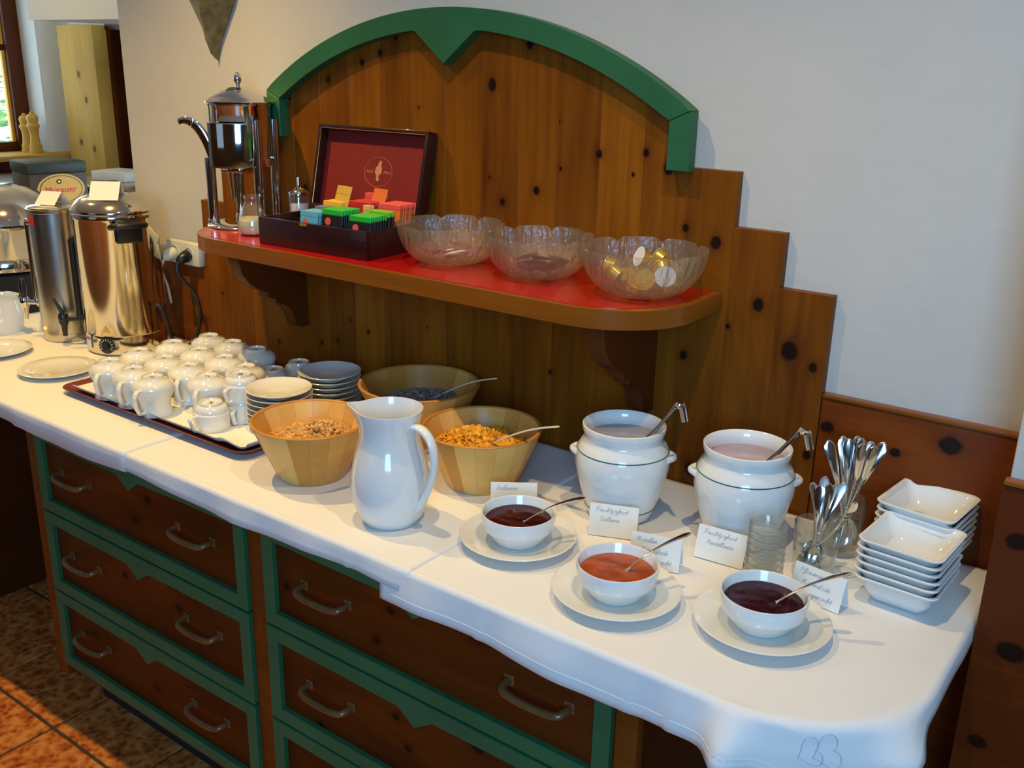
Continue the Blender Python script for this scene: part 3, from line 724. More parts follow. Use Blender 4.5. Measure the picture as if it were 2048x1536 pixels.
# ================================================================== SPOONS
def stations(bm, st, n=10):
    """st: list of (x, halfwidth, z centre, cup depth, thickness)"""
    loops = []
    for x, wd, z, cup, th in st:
        up_, lo = [], []
        for k in range(n + 1):
            t = -1 + 2 * k / n; zz = z - cup * (1 - t * t)
            up_.append((x, wd * t, zz + th * .5 * (1 - .6 * t * t))); lo.append((x, wd * t, zz - th * .5 * (1 - .6 * t * t)))
        loops.append(up_ + lo[::-1])
    rs = [[bm.verts.new(p) for p in l] for l in loops]; m_ = len(rs[0])
    for A, B in zip(rs, rs[1:]):
        for i in range(m_): bm.faces.new((A[i], A[(i + 1) % m_], B[(i + 1) % m_], B[i]))
    bm.faces.new(rs[0][::-1]); bm.faces.new(rs[-1])
def spoonmesh(L=.14, bw=.0150, bl=.045, hw=.0062, mat='cutlery', neck=.0022, th=.0022, cup=.006):
    st = []
    for i in range(9):
        t = i / 8; x = bl * t; wd = max(.0008, bw * math.sin(PI * min(1, (t * .93 + .04))) ** .62)
        st.append((x, wd if t < .96 else neck * 1.3, .002 * t, cup * math.sin(PI * t) ** .8, .0012))
    for i in range(1, 22):
        t = i / 14 if i < 12 else 11 / 14 + (i - 11) / 10 * 3 / 14; x = bl + (L - bl) * t; wd = neck + (hw - neck) * (max(0, (t - .25) / .65)) ** 1.3 if t < .9 else hw
        if t > .88: wd *= max(.12, math.sqrt(max(0, 1 - ((t - .88) / .122) ** 2)))
        st.append((x, wd, .002 + .010 * math.sin(t * PI * .85) - .003 * t, 0, th if t < .98 else th * .6))
    bm = NB(); stations(bm, st); me = mesh_of(bm, 'spoon', 60); me.materials.append(M[mat]); return me
def aim(o, A, B, roll=0):
    A, B = Vector(A), Vector(B); x = (B - A).normalized(); z = Vector((0, 0, 1)) if abs(x.z) < .80 else Vector((.55, -.83, .1))
    z = (z - x * z.dot(x)).normalized(); y = z.cross(x)
    m_ = Matrix((x, y, z)).transposed().to_4x4() @ Matrix.Rotation(roll, 4, 'X'); m_.translation = A; o.matrix_world = m_; return o
tea = spoonmesh(L=.163)
def putspoon(name, me, A, B, label, cat='spoon', group=None, roll=0):
    o = bpy.data.objects.new(name, me); COL.objects.link(o); aim(o, A, B, roll); return tag(o, label, cat, group)

# ================================================================== JAM BOWLS ON PLATES
bm = NB(); lathe(bm, [(0, .002), (.050, .002), (.054, 0), (.058, 0), (.060, .003), (.078, .010), (.102, .0165), (.1040, .0180), (.1025, .0192), (.078, .0135), (.066, .0090), (.060, .0062), (0, .0058)], 72)
pme = mesh_of(bm, 'plate', 50); pme.materials.append(M['porcelain'])
bm = NB(); lathe(bm, [(0, .003), (.030, .003), (.038, 0), (.041, 0), (.045, .005), (.053, .015), (.0590, .0235), (.0600, .0252), (.0622, .0268), (.0655, .042), (.0664, .0545), (.0658, .0560), (.0640, .0558), (.0620, .052), (.0600, .036), (.048, .014), (.030, .0075), (0, .0065)], 64)
bme = mesh_of(bm, 'jam_bowl', 40); bme.materials.append(M['porcelain_white'])
JB = [((-.905, -.457), 'straw', 'dark strawberry jam', (-.887, -.462, .927), (-.794, -.412, .981), 'leftmost'),
      ((-.673, -.508), 'apricot', 'orange apricot jam', (-.660, -.498, .926), (-.590, -.421, .982), 'middle'),
      ((-.452, -.448), 'plum', 'dark purple plum jam', (-.433, -.441, .926), (-.343, -.389, .982), 'right')]
for (x, y), mt, what, A, B, wh in JB:
    o = bpy.data.objects.new('plate', pme); COL.objects.link(o); o.location = (x, y, T + .0005); tag(o, 'white plate under the bowl of %s' % what, 'plate', 'plates under the jam bowls')
    o = bpy.data.objects.new('jam_bowl', bme); COL.objects.link(o); o.location = (x, y, T + .0068); tag(o, 'white porcelain bowl holding %s' % what, 'bowl', 'jam bowls')
    bm = NB(); n = 30; rings = []
    c0 = bm.verts.new((0, 0, .0405)); prev = None
    for q in range(1, 15):
        rr_ = .0588 * q / 14; ring = []
        for k in range(n * 2):
            a = PI * k / n; p = Vector((rr_ * math.cos(a), rr_ * math.sin(a), 0))
            z = .040 + .0010 * noise.noise(Vector((p.x * 50, p.y * 50, x * 9))) * (1 - (q / 14) ** 6)
            ring.append(bm.verts.new((p.x, p.y, z)))
        for k in range(n * 2):
            k2 = (k + 1) % (n * 2)
            bm.faces.new((c0, ring[k], ring[k2]) if prev is None else (prev[k], ring[k], ring[k2], prev[k2]))
        prev = ring
    lo = [bm.verts.new((v.co.x * .8, v.co.y * .8, .020)) for v in prev]
    for k in range(n * 2): bm.faces.new((prev[k], lo[k], lo[(k + 1) % (n * 2)], prev[(k + 1) % (n * 2)]))
    bm.faces.new(lo)
    o = obj('jam', bm, 'jam_' + mt, smooth=60, loc=(x, y, T + .0068)); tag(o, '%s filling a white bowl' % what, 'jam')
    A, B = Vector(A), Vector(B); A2 = B + (A - B).normalized() * .163
    putspoon('spoon', tea, A2, B, 'steel spoon standing in the %s' % what, group='spoons in the jam bowls', roll=PI * .0)

# ================================================================== WHITE JUG
jug = thing('milk_jug', 'tall white porcelain jug with a large handle between the wooden bowls', 'jug', (-1.147, -.526, T))
bm = NB(); vs_ = lathe(bm, [(0, .003), (.046, .003), (.050, 0), (.053, .001), (.062, .018), (.0715, .045), (.0742, .070), (.0720, .095), (.0655, .125), (.0578, .150), (.0542, .168), (.0545, .185), (.0580, .203), (.0615, .216), (.0612, .2185), (.0595, .2185), (.0560, .203), (.0520, .185), (.0516, .168), (.055, .150), (.068, .105), (.070, .07), (.05, .012), (0, .010)], 64)
sp = math.atan2(-.50, -.87)
for v in vs_:
    if v.co.z > .165:
        a = math.atan2(v.co.y, v.co.x); d_ = (a - sp + PI) % (2 * PI) - PI; g = math.exp(-(d_ / .30) ** 2) * ((v.co.z - .165) / .053) ** 1.5
        v.co.x += math.cos(sp) * .016 * g; v.co.y += math.sin(sp) * .016 * g; v.co.z += .005 * g
obj('jug_body', bm, 'porcelain_white', jug, smooth=60)
ha = R(-2); hc, hs = math.cos(ha), math.sin(ha)
bm = NB(); P_h = smoothpath([(.050, .188), (.066, .197), (.086, .193), (.103, .176), (.110, .150), (.106, .118), (.094, .088), (.080, .060), (.068, .036)], 6)if False else smoothpath([(.050 * hc, .050 * hs, .186), (.066 * hc, .066 * hs, .197), (.086 * hc, .086 * hs, .194), (.103 * hc, .103 * hs, .177), (.110 * hc, .110 * hs, .150), (.107 * hc, .107 * hs, .120), (.097 * hc, .097 * hs, .090), (.083 * hc, .083 * hs, .062), (.068 * hc, .068 * hs, .040)], 6)
tube(bm, P_h, [(.0115 - .004 * min(1, abs(i / (len(P_h) - 1) - .0) * 1.2), .0062) for i in range(len(P_h))], 12, side=(-hs, hc, 0)); obj('jug_handle', bm, 'porcelain_white', jug, smooth=70)

# ================================================================== YOGURT POTS
def pot(x, y, label, ymat, ylab):
    t = thing('yogurt_pot', label, 'pot', (x, y, T), 0, 'white yogurt pots')
    bm = NB(); lathe(bm, [(0, .002), (.056, .002), (.059, 0), (.062, .002), (.066, .016), (.074, .040), (.083, .075), (.0885, .100), (.0890, .115), (.0865, .130), (.0850, .134), (.0790, .146), (.0735, .152), (.0728, .157), (.0760, .166), (.0782, .174), (.0775, .179), (.0755, .180), (.0728, .178), (.0700, .168), (.0685, .155), (.074, .142), (.080, .110), (.06, .012), (0, .010)], 64)
    obj('pot_body', bm, 'porcelain_white', t, smooth=50)
    for z, r_ in ((.132, .0862), (.022, .0684)):
        bm = NB(); lathe(bm, [(r_, z - .0011), (r_ + .0007, z), (r_, z + .0011), (r_ - .002, z)], 64); obj('green_band', bm, 'greenline', t, smooth=80)['label'] = 'thin dark green line'
    for a in (R(36 - 12), R(36 + 180 - 12)):
        c_, s_ = math.cos(a), math.sin(a)
        bm = NB()
        pts = [(-.019, .084), (-.011, .091), (0, .0955), (.011, .091), (.019, .084)]
        tube(bm, smoothpath([(q * c_ - p * s_, q * s_ + p * c_, .122) for p, q in pts], 5), .0055, 10, flat=1.2); obj('pot_handle', bm, 'porcelain_white', t, smooth=60)
    bm = NB(); lathe(bm, [(0, .146), (.07, .146), (.072, .150), (.0695, .1535), (0, .1535)], 48); o = obj('yogurt', bm, ymat, loc=(x, y, T), smooth=60); tag(o, ylab, 'yogurt')
    return t
P1, P2 = (-.829, -.232), (-.606, -.184)
pot(*P1, 'white yogurt pot with green lines, left of the two, behind the strawberry yogurt card', 'yog_straw', 'pale pinkish grey yogurt in the left pot')
pot(*P2, 'white yogurt pot with green lines, right of the two, next to the spoon glasses', 'yog_blue', 'pale purple blueberry yogurt in the right pot')
def ladle(p0, p, hook, tip, label):
    t = thing('ladle', label, 'ladle', (0, 0, 0), 0, 'steel ladles')
    p0, p, hook, tip = map(Vector, (p0, p, hook, tip))
    side = ((hook - p0).cross(Vector((0, 0, 1))).normalized() * .6 + Vector((.75, .25, 0))).normalized()
    bm = NB(); pts = smoothpath([p0, p0.lerp(p, .6), p, p.lerp(hook, .6), hook - (hook - p).normalized() * .006, hook + Vector(((tip - hook).x * .45, (tip - hook).y * .45, .001)), hook.lerp(tip, .55) + Vector((tip.x - hook.x, tip.y - hook.y, 0)) * .25, tip], 5)
    n = len(pts); tube(bm, pts, [(.0040 + .0040 * min(1, max(0, (i / n - .35) / .4)), .0013) for i in range(n)], 8, side=side); obj('ladle_handle', bm, 'cutlery', t, smooth=60)
    bm = NB(); lathe(bm, [(0, -.018), (.014, -.014), (.022, 0), (.0212, 0), (.013, -.0125), (0, -.0165)], 24, c=p0 + Vector((-.01, 0, -.004))); obj('ladle_bowl', bm, 'cutlery', t, smooth=60)
    return t
ladle((-.800, -.258, T + .135), (-.757, -.243, T + .189), (-.727, -.226, T + .240), (-.703, -.242, T + .215), 'steel ladle with hooked handle in the left yogurt pot')
ladle((-.585, -.212, T + .135), (-.541, -.206, T + .189), (-.507, -.202, T + .238), (-.482, -.226, T + .214), 'steel ladle with hooked handle in the right yogurt pot')
# serving spoons in the wooden bowls
def wspoon(A, B, label, mat='spoonwhite'):
    me = spoonmesh(L=(Vector(B) - Vector(A)).length, bw=.017, bl=.055, hw=.0052, mat=mat, neck=.0032, th=.0035, cup=.005)
    putspoon('serving_spoon', me, A, B, label, group='serving spoons in the wooden bowls')
def extend(A, B, L): A, B = Vector(A), Vector(B); return B + (A - B).normalized() * L
wspoon(extend((-1.300, -.165, 1.0), (-1.167, -.178, 1.06), .235), (-1.167, -.178, 1.06), 'pale plastic serving spoon in the dark flakes at the back')
wspoon(extend((-1.065, -.301, .983), (-.921, -.309, 1.05), .235), (-.921, -.309, 1.05), 'pale plastic serving spoon resting in the cornflakes')

# ================================================================== GLASSES OF SPOONS, GLASS DISHES, SQUARE BOWLS
def tumbler(x, y, h, r, label):
    bm = NB(); lathe(bm, [(0, 0), (r * .84, 0), (r * .88, .002), (r, h - .001), (r - .0006, h), (r - .0022, h - .001), (r * .86 - .002, .010), (0, .009)], 48)
    o = obj('drinking_glass', bm, 'glass', smooth=50, loc=(x, y, T)); return tag(o, label, 'glass', 'glasses holding spoons')
G1, G2 = (-.450, -.236), (-.444, -.120)
tumbler(*G1, .095, .038, 'clear drinking glass of teaspoons, the one nearer the camera')
tumbler(*G2, .100, .0385, 'clear drinking glass of taller spoons standing behind the teaspoon glass')
tall = spoonmesh(L=.20, bw=.019, bl=.055, hw=.0098, neck=.0028, th=.0042)
short = spoonmesh(L=.155, bw=.0155, bl=.046, hw=.0080, neck=.0024, th=.0026)
H2 = [(-.484, -.135), (-.466, -.112), (-.452, -.118), (-.448, -.090), (-.437, -.100), (-.424, -.080), (-.412, -.112), (-.398, -.096), (-.430, -.128)]
pl = ['leftmost', 'second from left', 'third from left', 'fourth, at the back', 'middle', 'rear right', 'front right', 'rightmost', 'front centre']
for i, (hx_, hy_) in enumerate(H2):
    B = Vector((hx_, hy_, T + .205 + .006 * math.sin(i * 2.1))); A = Vector((G2[0] + (G2[0] - hx_) * .42 + rnd.uniform(-.006, .006), G2[1] + (G2[1] - hy_) * .35 + rnd.uniform(-.006, .006), T + .012))
    A = extend(A, B, .200); A.z = max(A.z, T + .0115)
    putspoon('spoon', tall, A, B, 'tall steel spoon, handle up in the rear glass, %s' % pl[i], group='spoons in the rear glass', roll=rnd.uniform(-.45, .45))
H1 = [(-.470, -.234), (-.458, -.205), (-.446, -.222), (-.436, -.208), (-.425, -.205), (-.398, -.236), (-.452, -.240)]
pl = ['leftmost', 'second, behind', 'middle', 'rear', 'right of middle', 'leaning far right', 'front']
for i, (hx_, hy_) in enumerate(H1):
    B = Vector((hx_, hy_, T + .158 - (.014 if i == 5 else 0) + .004 * math.sin(i * 1.7))); A = Vector((G1[0] + (G1[0] - hx_) * .45, G1[1] - .010 + (G1[1] - hy_) * .25 + rnd.uniform(-.004, .004), T + .012))
    A = extend(A, B, .150); A.z = max(A.z, T + .0115)
    putspoon('spoon', short, A, B, 'steel teaspoon, handle up in the front glass, %s' % pl[i], group='teaspoons in the front glass', roll=rnd.uniform(-.5, .5))
# stack of ribbed glass dishes
bm = NB(); lathe(bm, [(0, .002), (.020, .002), (.022, 0), (.024, .0005), (.0285, .006), (.0300, .0105), (.0318, .0125), (.0312, .0150), (.0300, .0155), (.0285, .0125), (.026, .006), (0, .0045)], 48)
gme = mesh_of(bm, 'glass_dish', 50); gme.materials.append(M['glass_rib'])
for i in range(9):
    o = bpy.data.objects.new('glass_dish', gme); COL.objects.link(o); o.location = (-.503, -.322, T + .0006 + .0120 * i)
    tag(o, 'small clear glass dish, %s of the stack beside the blueberry card' % (nth(i, 9) if i not in (3, 4, 5) else ('fourth from the bottom', 'middle', 'fourth from the top')[i - 3]), 'dish', 'stacked small glass dishes')
# square porcelain bowls
def sqbowl():
    bm = NB()
    def q(h, hy, r, z): return rl(h, hy, r, z)
    loft(bm, [q(.040, .042, .012, 0), q(.042, .044, .013, .0015), q(.052, .056, .018, .018), q(.0605, .0655, .018, .0395), q(.0650, .0705, .016, .0425), q(.0655, .0710, .016, .0450), q(.0640, .0695, .016, .0460), q(.0600, .0650, .017, .0445), q(.0560, .0600, .018, .036), q(.046, .049, .018, .012), q(.034, .036, .012, .0055)])
    me = mesh_of(bm, 'square_bowl', 55); me.materials.append(M['porcelain_white']); return me
qme = sqbowl()
for nst, (x, y, n, rz, l) in enumerate([(-.306, -.214, 6, R(-3), 'square white porcelain bowl, %s of the front stack'), (-.316, -.084, 7, R(-6), 'square white porcelain bowl, %s of the rear stack by the wainscot')]):
    for i in range(n):
        o = bpy.data.objects.new('square_bowl', qme); COL.objects.link(o); o.location = (x + rnd.uniform(-.001, .001), y + rnd.uniform(-.0008, .0008), T + .0008 + .0128 * i); o.rotation_euler.z = rz + rnd.uniform(-.015, .015)
        tag(o, l % nth(i, n), 'bowl', ('square bowls in the front stack', 'square bowls in the rear stack')[nst])

# ================================================================== HANDWRITTEN CARDS
G = {  # strokes in x-height units
 'a': (1.0, [[(.8, .9), (.4, 1), (.1, .6), (.2, .1), (.6, .1), (.8, .9), (.8, .2), (1.0, .05)]]),
 'b': (.9, [[(0, .1), (.3, 1.4), (.4, 2), (.15, 1.8), (.15, .3), (.4, 0), (.75, .4), (.6, .9), (.9, .8)]]),
 'c': (.8, [[(.7, .85), (.4, 1), (.1, .5), (.35, 0), (.8, .15)]]),
 'd': (1.0, [[(.75, .9), (.35, 1), (.1, .4), (.4, 0), (.75, .5), (.85, 2), (.8, .2), (1, .05)]]),
 'e': (.75, [[(0, .2), (.5, .55), (.5, .9), (.25, .95), (.1, .4), (.35, 0), (.75, .15)]]),
 'f': (.6, [[(0, .1), (.4, 1.4), (.45, 2), (.2, 1.7), (.15, -.8), (.35, -.5), (.3, .1), (.6, .15)]]),
 'g': (.9, [[(.7, .9), (.3, 1), (.1, .4), (.4, .05), (.7, .8), (.65, -.7), (.3, -.9), (.3, -.5), (.9, .1)]]),
 'h': (1.0, [[(0, .1), (.35, 1.4), (.4, 2), (.15, 1.6), (.1, 0), (.4, .9), (.7, .9), (.7, .1), (1, .05)]]),
 'i': (.45, [[(0, .1), (.2, 1), (.2, .1), (.45, .05)], [(.25, 1.4), (.3, 1.5)]]),
 'j': (.5, [[(0, .1), (.3, 1), (.25, -.7), (0, -.8), (.1, -.4), (.5, .1)], [(.35, 1.4), (.4, 1.5)]]),
 'k': (.9, [[(0, .1), (.35, 1.4), (.35, 2), (.15, 1.6), (.1, 0)], [(.7, 1), (.15, .5), (.8, 0)]]),
 'l': (.5, [[(0, .1), (.35, 1.5), (.3, 2), (.12, 1.7), (.15, .2), (.5, .05)]]),
 'm': (1.4, [[(0, .1), (.15, 1), (.15, 0), (.4, .95), (.55, .9), (.6, 0), (.85, .95), (1.05, .9), (1.1, .1), (1.4, .05)]]),
 'n': (1.0, [[(0, .1), (.15, 1), (.15, 0), (.45, .95), (.65, .9), (.7, .1), (1, .05)]]),
 'o': (.85, [[(.5, 1), (.1, .6), (.3, 0), (.7, .4), (.5, 1), (.85, .85)]]),
 'r': (.7, [[(0, .1), (.15, 1.05), (.2, .85), (.5, .85), (.4, .2), (.7, .05)]]),
 's': (.7, [[(0, .1), (.4, 1), (.5, .3), (.2, 0), (.7, .1)]]),
 't': (.6, [[(0, .1), (.3, 1.7), (.25, .2), (.6, .05)], [(.05, 1.1), (.55, 1.15)]]),
 'u': (1.0, [[(0, .1), (.15, 1), (.15, .2), (.5, .05), (.7, .9), (.7, .15), (1, .05)]]),
 'w': (1.2, [[(0, 1), (.15, .1), (.5, .8), (.6, .1), (1.0, .9), (1.2, .8)]]),
 'F': (1.3, [[(1.2, 1.9), (.1, 1.85), (0, 1.6)], [(.6, 1.85), (.4, .3), (.0, .1)], [(.3, 1), (.9, 1.05)]]),
 'E': (1.2, [[(1.0, 1.8), (.5, 2), (.3, 1.5), (.7, 1.1), (.2, .8), (.2, .2), (.6, 0), (1.2, .2)]]),
 'M': (1.7, [[(0, .1), (.3, 1.9), (.4, .2), (.9, 1.9), (1.0, .2), (1.3, 0), (1.7, .1)]]),
 'H': (1.5, [[(.1, 1.6), (.3, 1.9), (.2, 0)], [(1.0, 2), (.9, .2), (1.5, .05)], [(.1, .95), (1.1, 1.05)]]),
 'P': (1.2, [[(.3, 1.8), (.2, -.3)], [(0, 1.6), (.6, 2), (1.0, 1.5), (.6, 1.0), (.3, 1.0)]]),
 '.': (.3, [[(.1, .05), (.15, .1)]]), '&': (1.2, [[(.2, 0), (.5, 1.2), (.8, 0), (1.2, .2)]]),
}
def write(bm, text, x, z, h, maxw=None):
    w_ = sum(G[c][0] if c in G else .6 for c in text)
    sx = h if maxw is None else min(h * 1.3, maxw / w_)
    for c in text:
        if c not in G: x += .6 * sx; continue
        wd, ss = G[c]
        for s in ss:
            pts = smoothpath([(x + (a + b * .22) * sx, 0, z + b * h) for a, b in s], 3)
            tube(bm, pts, .00030, 4, flat=.5, side=(0, 1, 0), caps=False)
        x += wd * sx
def card(x, y, rz, lines, label, zb=T, wd=.088, h=.056, spread=.017, tilt=0, size=.0042):
    t = thing('place_card', label, 'card', (x, y, zb), rz, 'folded name cards')
    if tilt: t.rotation_euler = (0, tilt, rz)
    a = math.atan2(spread, h); sl = math.hypot(spread, h)
    for s in (-1, 1):
        bm = NB(); box(bm, (0, 0, sl / 2), (wd, .0005, sl)); bmesh.ops.rotate(bm, cent=(0, 0, sl), matrix=Matrix.Rotation(s * a * -1, 3, 'X') if False else Matrix.Rotation(a * -s, 3, 'X'), verts=bm.verts)
        bmesh.ops.translate(bm, vec=(0, 0, h - sl), verts=bm.verts)
        obj('card_front' if s > 0 else 'card_back', bm, 'paper', t)
    if lines:
        bm = NB(); zz = sl - .014
        for i, l in enumerate(lines): write(bm, l, -wd / 2 + .010 + (.008 if i else 0), zz - i * .0165, size, wd - .026)
        bmesh.ops.translate(bm, vec=(0, -.0006, 0), verts=bm.verts)
        bmesh.ops.rotate(bm, cent=(0, 0, sl), matrix=Matrix.Rotation(-a, 3, 'X'), verts=bm.verts); bmesh.ops.translate(bm, vec=(0, 0, h - sl), verts=bm.verts)
        obj('handwriting', bm, 'ink', t, smooth=None if False else 60)['label'] = 'grey cursive handwriting'
    return t
card(-.992, -.352, R(36), ['Erdbeeren'], 'white folded card reading Erdbeeren behind the dark strawberry jam')
card(-.791, -.318, R(22), ['Fruchtjoghurt', 'Erdbeere'], 'white folded card reading Fruchtjoghurt Erdbeere in front of the left pot')
card(-.675, -.372, R(14), ['Marillen', 'Marmelade', 'hausgemacht'], 'white folded card reading Marillen Marmelade behind the apricot jam', h=.054)
card(-.594, -.284, R(4), ['Fruchtjoghurt', 'Heidelbeere'], 'white folded card reading Fruchtjoghurt Heidelbeere in front of the right pot')
card(-.412, -.313, R(-8), ['Pflaumen', 'Marmelade', 'hausgemacht'], 'white folded card reading Pflaumen Marmelade behind the plum jam', h=.054)
"""END P3"""
# ================================================================== ON THE SHELF
# juice dispenser
jd = thing('juice_dispenser', 'chrome juice dispenser with domed stepped lid and lever on the left end of the shelf', 'dispenser', (-2.015, -.125, ZS))
bm = NB(); lathe(bm, [(0, 0), (.094, 0), (.096, .002), (.094, .006), (.080, .011), (.040, .013), (.030, .010), (0, .010)], 64); obj('base', bm, 'chrome', jd, smooth=50)
bm = NB(); lathe(bm, [(0, .128), (.020, .130), (.030, .140), (.060, .148), (.0745, .158), (.0750, .292), (.0765, .294), (.0765, .300), (.070, .300), (0, .300)], 64); obj('container', bm, 'chrome', jd, smooth=50)
bm = NB(); lathe(bm, [(.0755, .150), (.0790, .152), (.0800, .166), (.0785, .170), (.0755, .170)], 64); obj('lower_ring', bm, 'chrome', jd, smooth=50)
bm = NB(); lathe(bm, [(.077, .298), (.0825, .299), (.0828, .303), (.076, .306), (.071, .312), (.064, .314), (.058, .320), (.050, .322), (.043, .328), (.033, .330), (.022, .335), (.010, .338), (0, .338)], 64); obj('lid', bm, 'chrome', jd, smooth=35)
bm = NB(); lathe(bm, [(0, .336), (.005, .337), (.0045, .343), (.0085, .348), (.0105, .355), (.0085, .364), (.003, .371), (0, .372)], 24); obj('lid_knob', bm, 'chrome', jd, smooth=60)
for a in (R(-132), R(-12), R(40), R(150)):
    bm = NB(); c_ = (.079 * math.cos(a), .079 * math.sin(a)); lathe(bm, [(0, .006), (.0115, .006), (.0115, .262), (0, .262)] if a != R(-132) else [(0, .006), (.0125, .006), (.0125, .168), (0, .168)], 24, c=(c_[0], c_[1], 0)); 
    lathe(bm, [(.0118, .006), (.0145, .006), (.0140, .016), (.0118, .018)], 24, c=(c_[0], c_[1], 0)); obj('column', bm, 'chrome', jd, smooth=50)
# valve body (curved plate), lever and spout, facing the room
va = R(-60)
bm = NB(); lathe(bm, [(.088, .150), (.098, .150), (.099, .154), (.099, .252), (.098, .256), (.078, .256), (.078, .150)], 24, a0=va - R(30), a1=va + R(30)); 
obj('valve_body', bm, 'chrome', jd, smooth=50)
bm = NB(); d_ = Vector((math.cos(va), math.sin(va), 0)); sd = Vector((-.80, -.59, 0))
p0 = d_ * .070 + Vector((0, 0, 0))
tube(bm, smoothpath([p0 + sd * .040 + Vector((0, 0, .150)), p0 + sd * .048 + Vector((0, 0, .178)), p0 + sd * .060 + Vector((0, 0, .215)), p0 + sd * .080 + Vector((0, 0, .246)), p0 + sd * .104 + Vector((0, 0, .258)), p0 + sd * .122 + Vector((0, 0, .254))], 6), [(.0085 + .003 * math.sin(i / 30 * PI), .0035) for i in range(31)], 10, side=(-.8, -.59, .5))
obj('lever', bm, 'chrome', jd, smooth=60)
bm = NB(); lathe(bm, [(0, .070), (.0045, .070), (.009, .120), (.014, .150), (0, .152)], 24, c=p0 + Vector((0, 0, 0))); obj('spout', bm, 'chrome', jd, smooth=60)
bm = NB(); box(bm, p0 * .9 + Vector((0, 0, .145)), (.050, .04, .014), .004, rot=Matrix.Rotation(va + PI / 2, 3, 'Z').to_euler()); obj('valve_bracket', bm, 'chrome', jd)
# carafe and its milk
def glassvessel(name, prof_o, th, loc, label, cat, mat='glass', extra=None):
    inn = [(max(0, r - th), z) for r, z in prof_o[::-1]]; inn = [(r, max(z, th * 2)) for r, z in inn]
    inn[-1] = (0, th * 2); bm = NB(); lathe(bm, prof_o + inn, 48); o = obj(name, bm, mat, smooth=60, loc=loc); return tag(o, label, cat)
glassvessel('glass_carafe', [(0, 0), (.030, 0), (.0345, .004), (.0365, .018), (.0355, .032), (.029, .052), (.0205, .070), (.0185, .080), (.0195, .088), (.0225, .094)], .0018, (-1.890, -.205, ZS), 'small bulbous glass carafe with pale yellow drink beside the tea box', 'carafe')
bm = NB(); lathe(bm, [(0, .004), (.030, .004), (.0335, .010), (.0345, .020), (.0335, .032), (.0315, .040), (0, .040)], 40); o = obj('pale_drink', bm, 'milk', smooth=60, loc=(-1.890, -.205, ZS)); tag(o, 'pale yellow drink in the small carafe', 'drink')
sp_ = glassvessel('sugar_shaker', [(0, 0), (.024, 0), (.026, .003), (.026, .078), (.0245, .082)], .0018, (-1.885, -.062, ZS), 'glass sugar pourer with a chrome spout behind the tea box', 'sugar pourer')
bm = NB(); lathe(bm, [(0, .083), (.026, .083), (.026, .088), (.014, .098), (.006, .102), (.0055, .118), (.004, .126), (0, .126)], 24); obj('pourer_top', bm, 'chrome', sp_, smooth=50)
bm = NB(); lathe(bm, [(0, .0025), (.0235, .0025), (.0238, .060), (0, .064)], 32); o = obj('sugar', bm, 'sugar', loc=(-1.885, -.062, ZS), smooth=50); tag(o, 'white sugar inside the glass pourer', 'sugar')

# tea chest
rz = R(2.3); TX, TY = -1.783, -.277
tb = thing('tea_chest', 'open dark wooden tea chest with red lined lid leaning on the panel', 'box', (TX, TY, ZS), rz)
W_, D_, H_ = .329, .192, .062
bm = NB(); t_ = .009
box(bm, (W_ / 2, D_ / 2, .004), (W_ - .002, D_ - .002, .007))
box(bm, (W_ / 2, t_ / 2, H_ / 2), (W_, t_, H_), .0015); box(bm, (W_ / 2, D_ - t_ / 2, H_ / 2), (W_, t_, H_), .0015)
box(bm, (t_ / 2, D_ / 2, H_ / 2), (t_, D_ - .004, H_), .0015); box(bm, (W_ - t_ / 2, D_ / 2, H_ / 2), (t_, D_ - .004, H_), .0015)
for u in (.100, .1665, .248): box(bm, (u, D_ / 2, .028), (.003, D_ - .016, .046))
box(bm, (W_ / 2, .10, .028), (W_ - .016, .003, .046))
obj('chest_body', bm, 'box_wood', tb)
bm = NB(); box(bm, (W_ * .44, -.001, H_ - .004), (.020, .004, .006), .0015); obj('clasp', bm, 'gold', tb)
# lid built in a local frame: x along hinge, z up the lid, y outward to the room
Lh = .195
def lidpart(name, bm, mat, sm=30):
    bmesh.ops.transform(bm, matrix=Matrix.Translation((-.003, D_ - .002, H_ + .002)) @ Matrix.Rotation(R(-13), 4, 'X'), verts=bm.verts)
    return obj(name, bm, mat, tb, smooth=sm)
bm = NB(); lw = W_ + .006
box(bm, (lw / 2, .004, Lh / 2), (lw, .006, Lh), .001)
box(bm, (lw / 2, -.011, t_ / 2), (lw, .030, t_), .0015); box(bm, (lw / 2, -.011, Lh - t_ / 2), (lw, .030, t_), .0015)
box(bm, (t_ / 2, -.011, Lh / 2), (t_, .030, Lh - .004), .0015); box(bm, (lw - t_ / 2, -.011, Lh / 2), (t_, .030, Lh - .004), .0015)
bl_ = lidpart('lid', bm, 'box_wood')
bm = NB(); box(bm, (lw / 2, .0003, Lh / 2), (lw - 2 * t_, .001, Lh - 2 * t_)); 
def lidchild(name, bm, mat):
    bmesh.ops.transform(bm, matrix=Matrix.Translation((-.003, D_ - .002, H_ + .002)) @ Matrix.Rotation(R(-13), 4, 'X'), verts=bm.verts)
    o = obj(name, bm, mat, bl_, smooth=60); return o
lidchild('red_lining', bm, 'box_red')
bm = NB(); lx, lz = lw * .54, Lh * .50
for k in range(1):
    tube(bm, [(lx + .042 * math.cos(a), -.0005, lz + .034 * math.sin(a)) for a in [2 * PI * i / 40 for i in range(41)]], .0005, 4, caps=False)
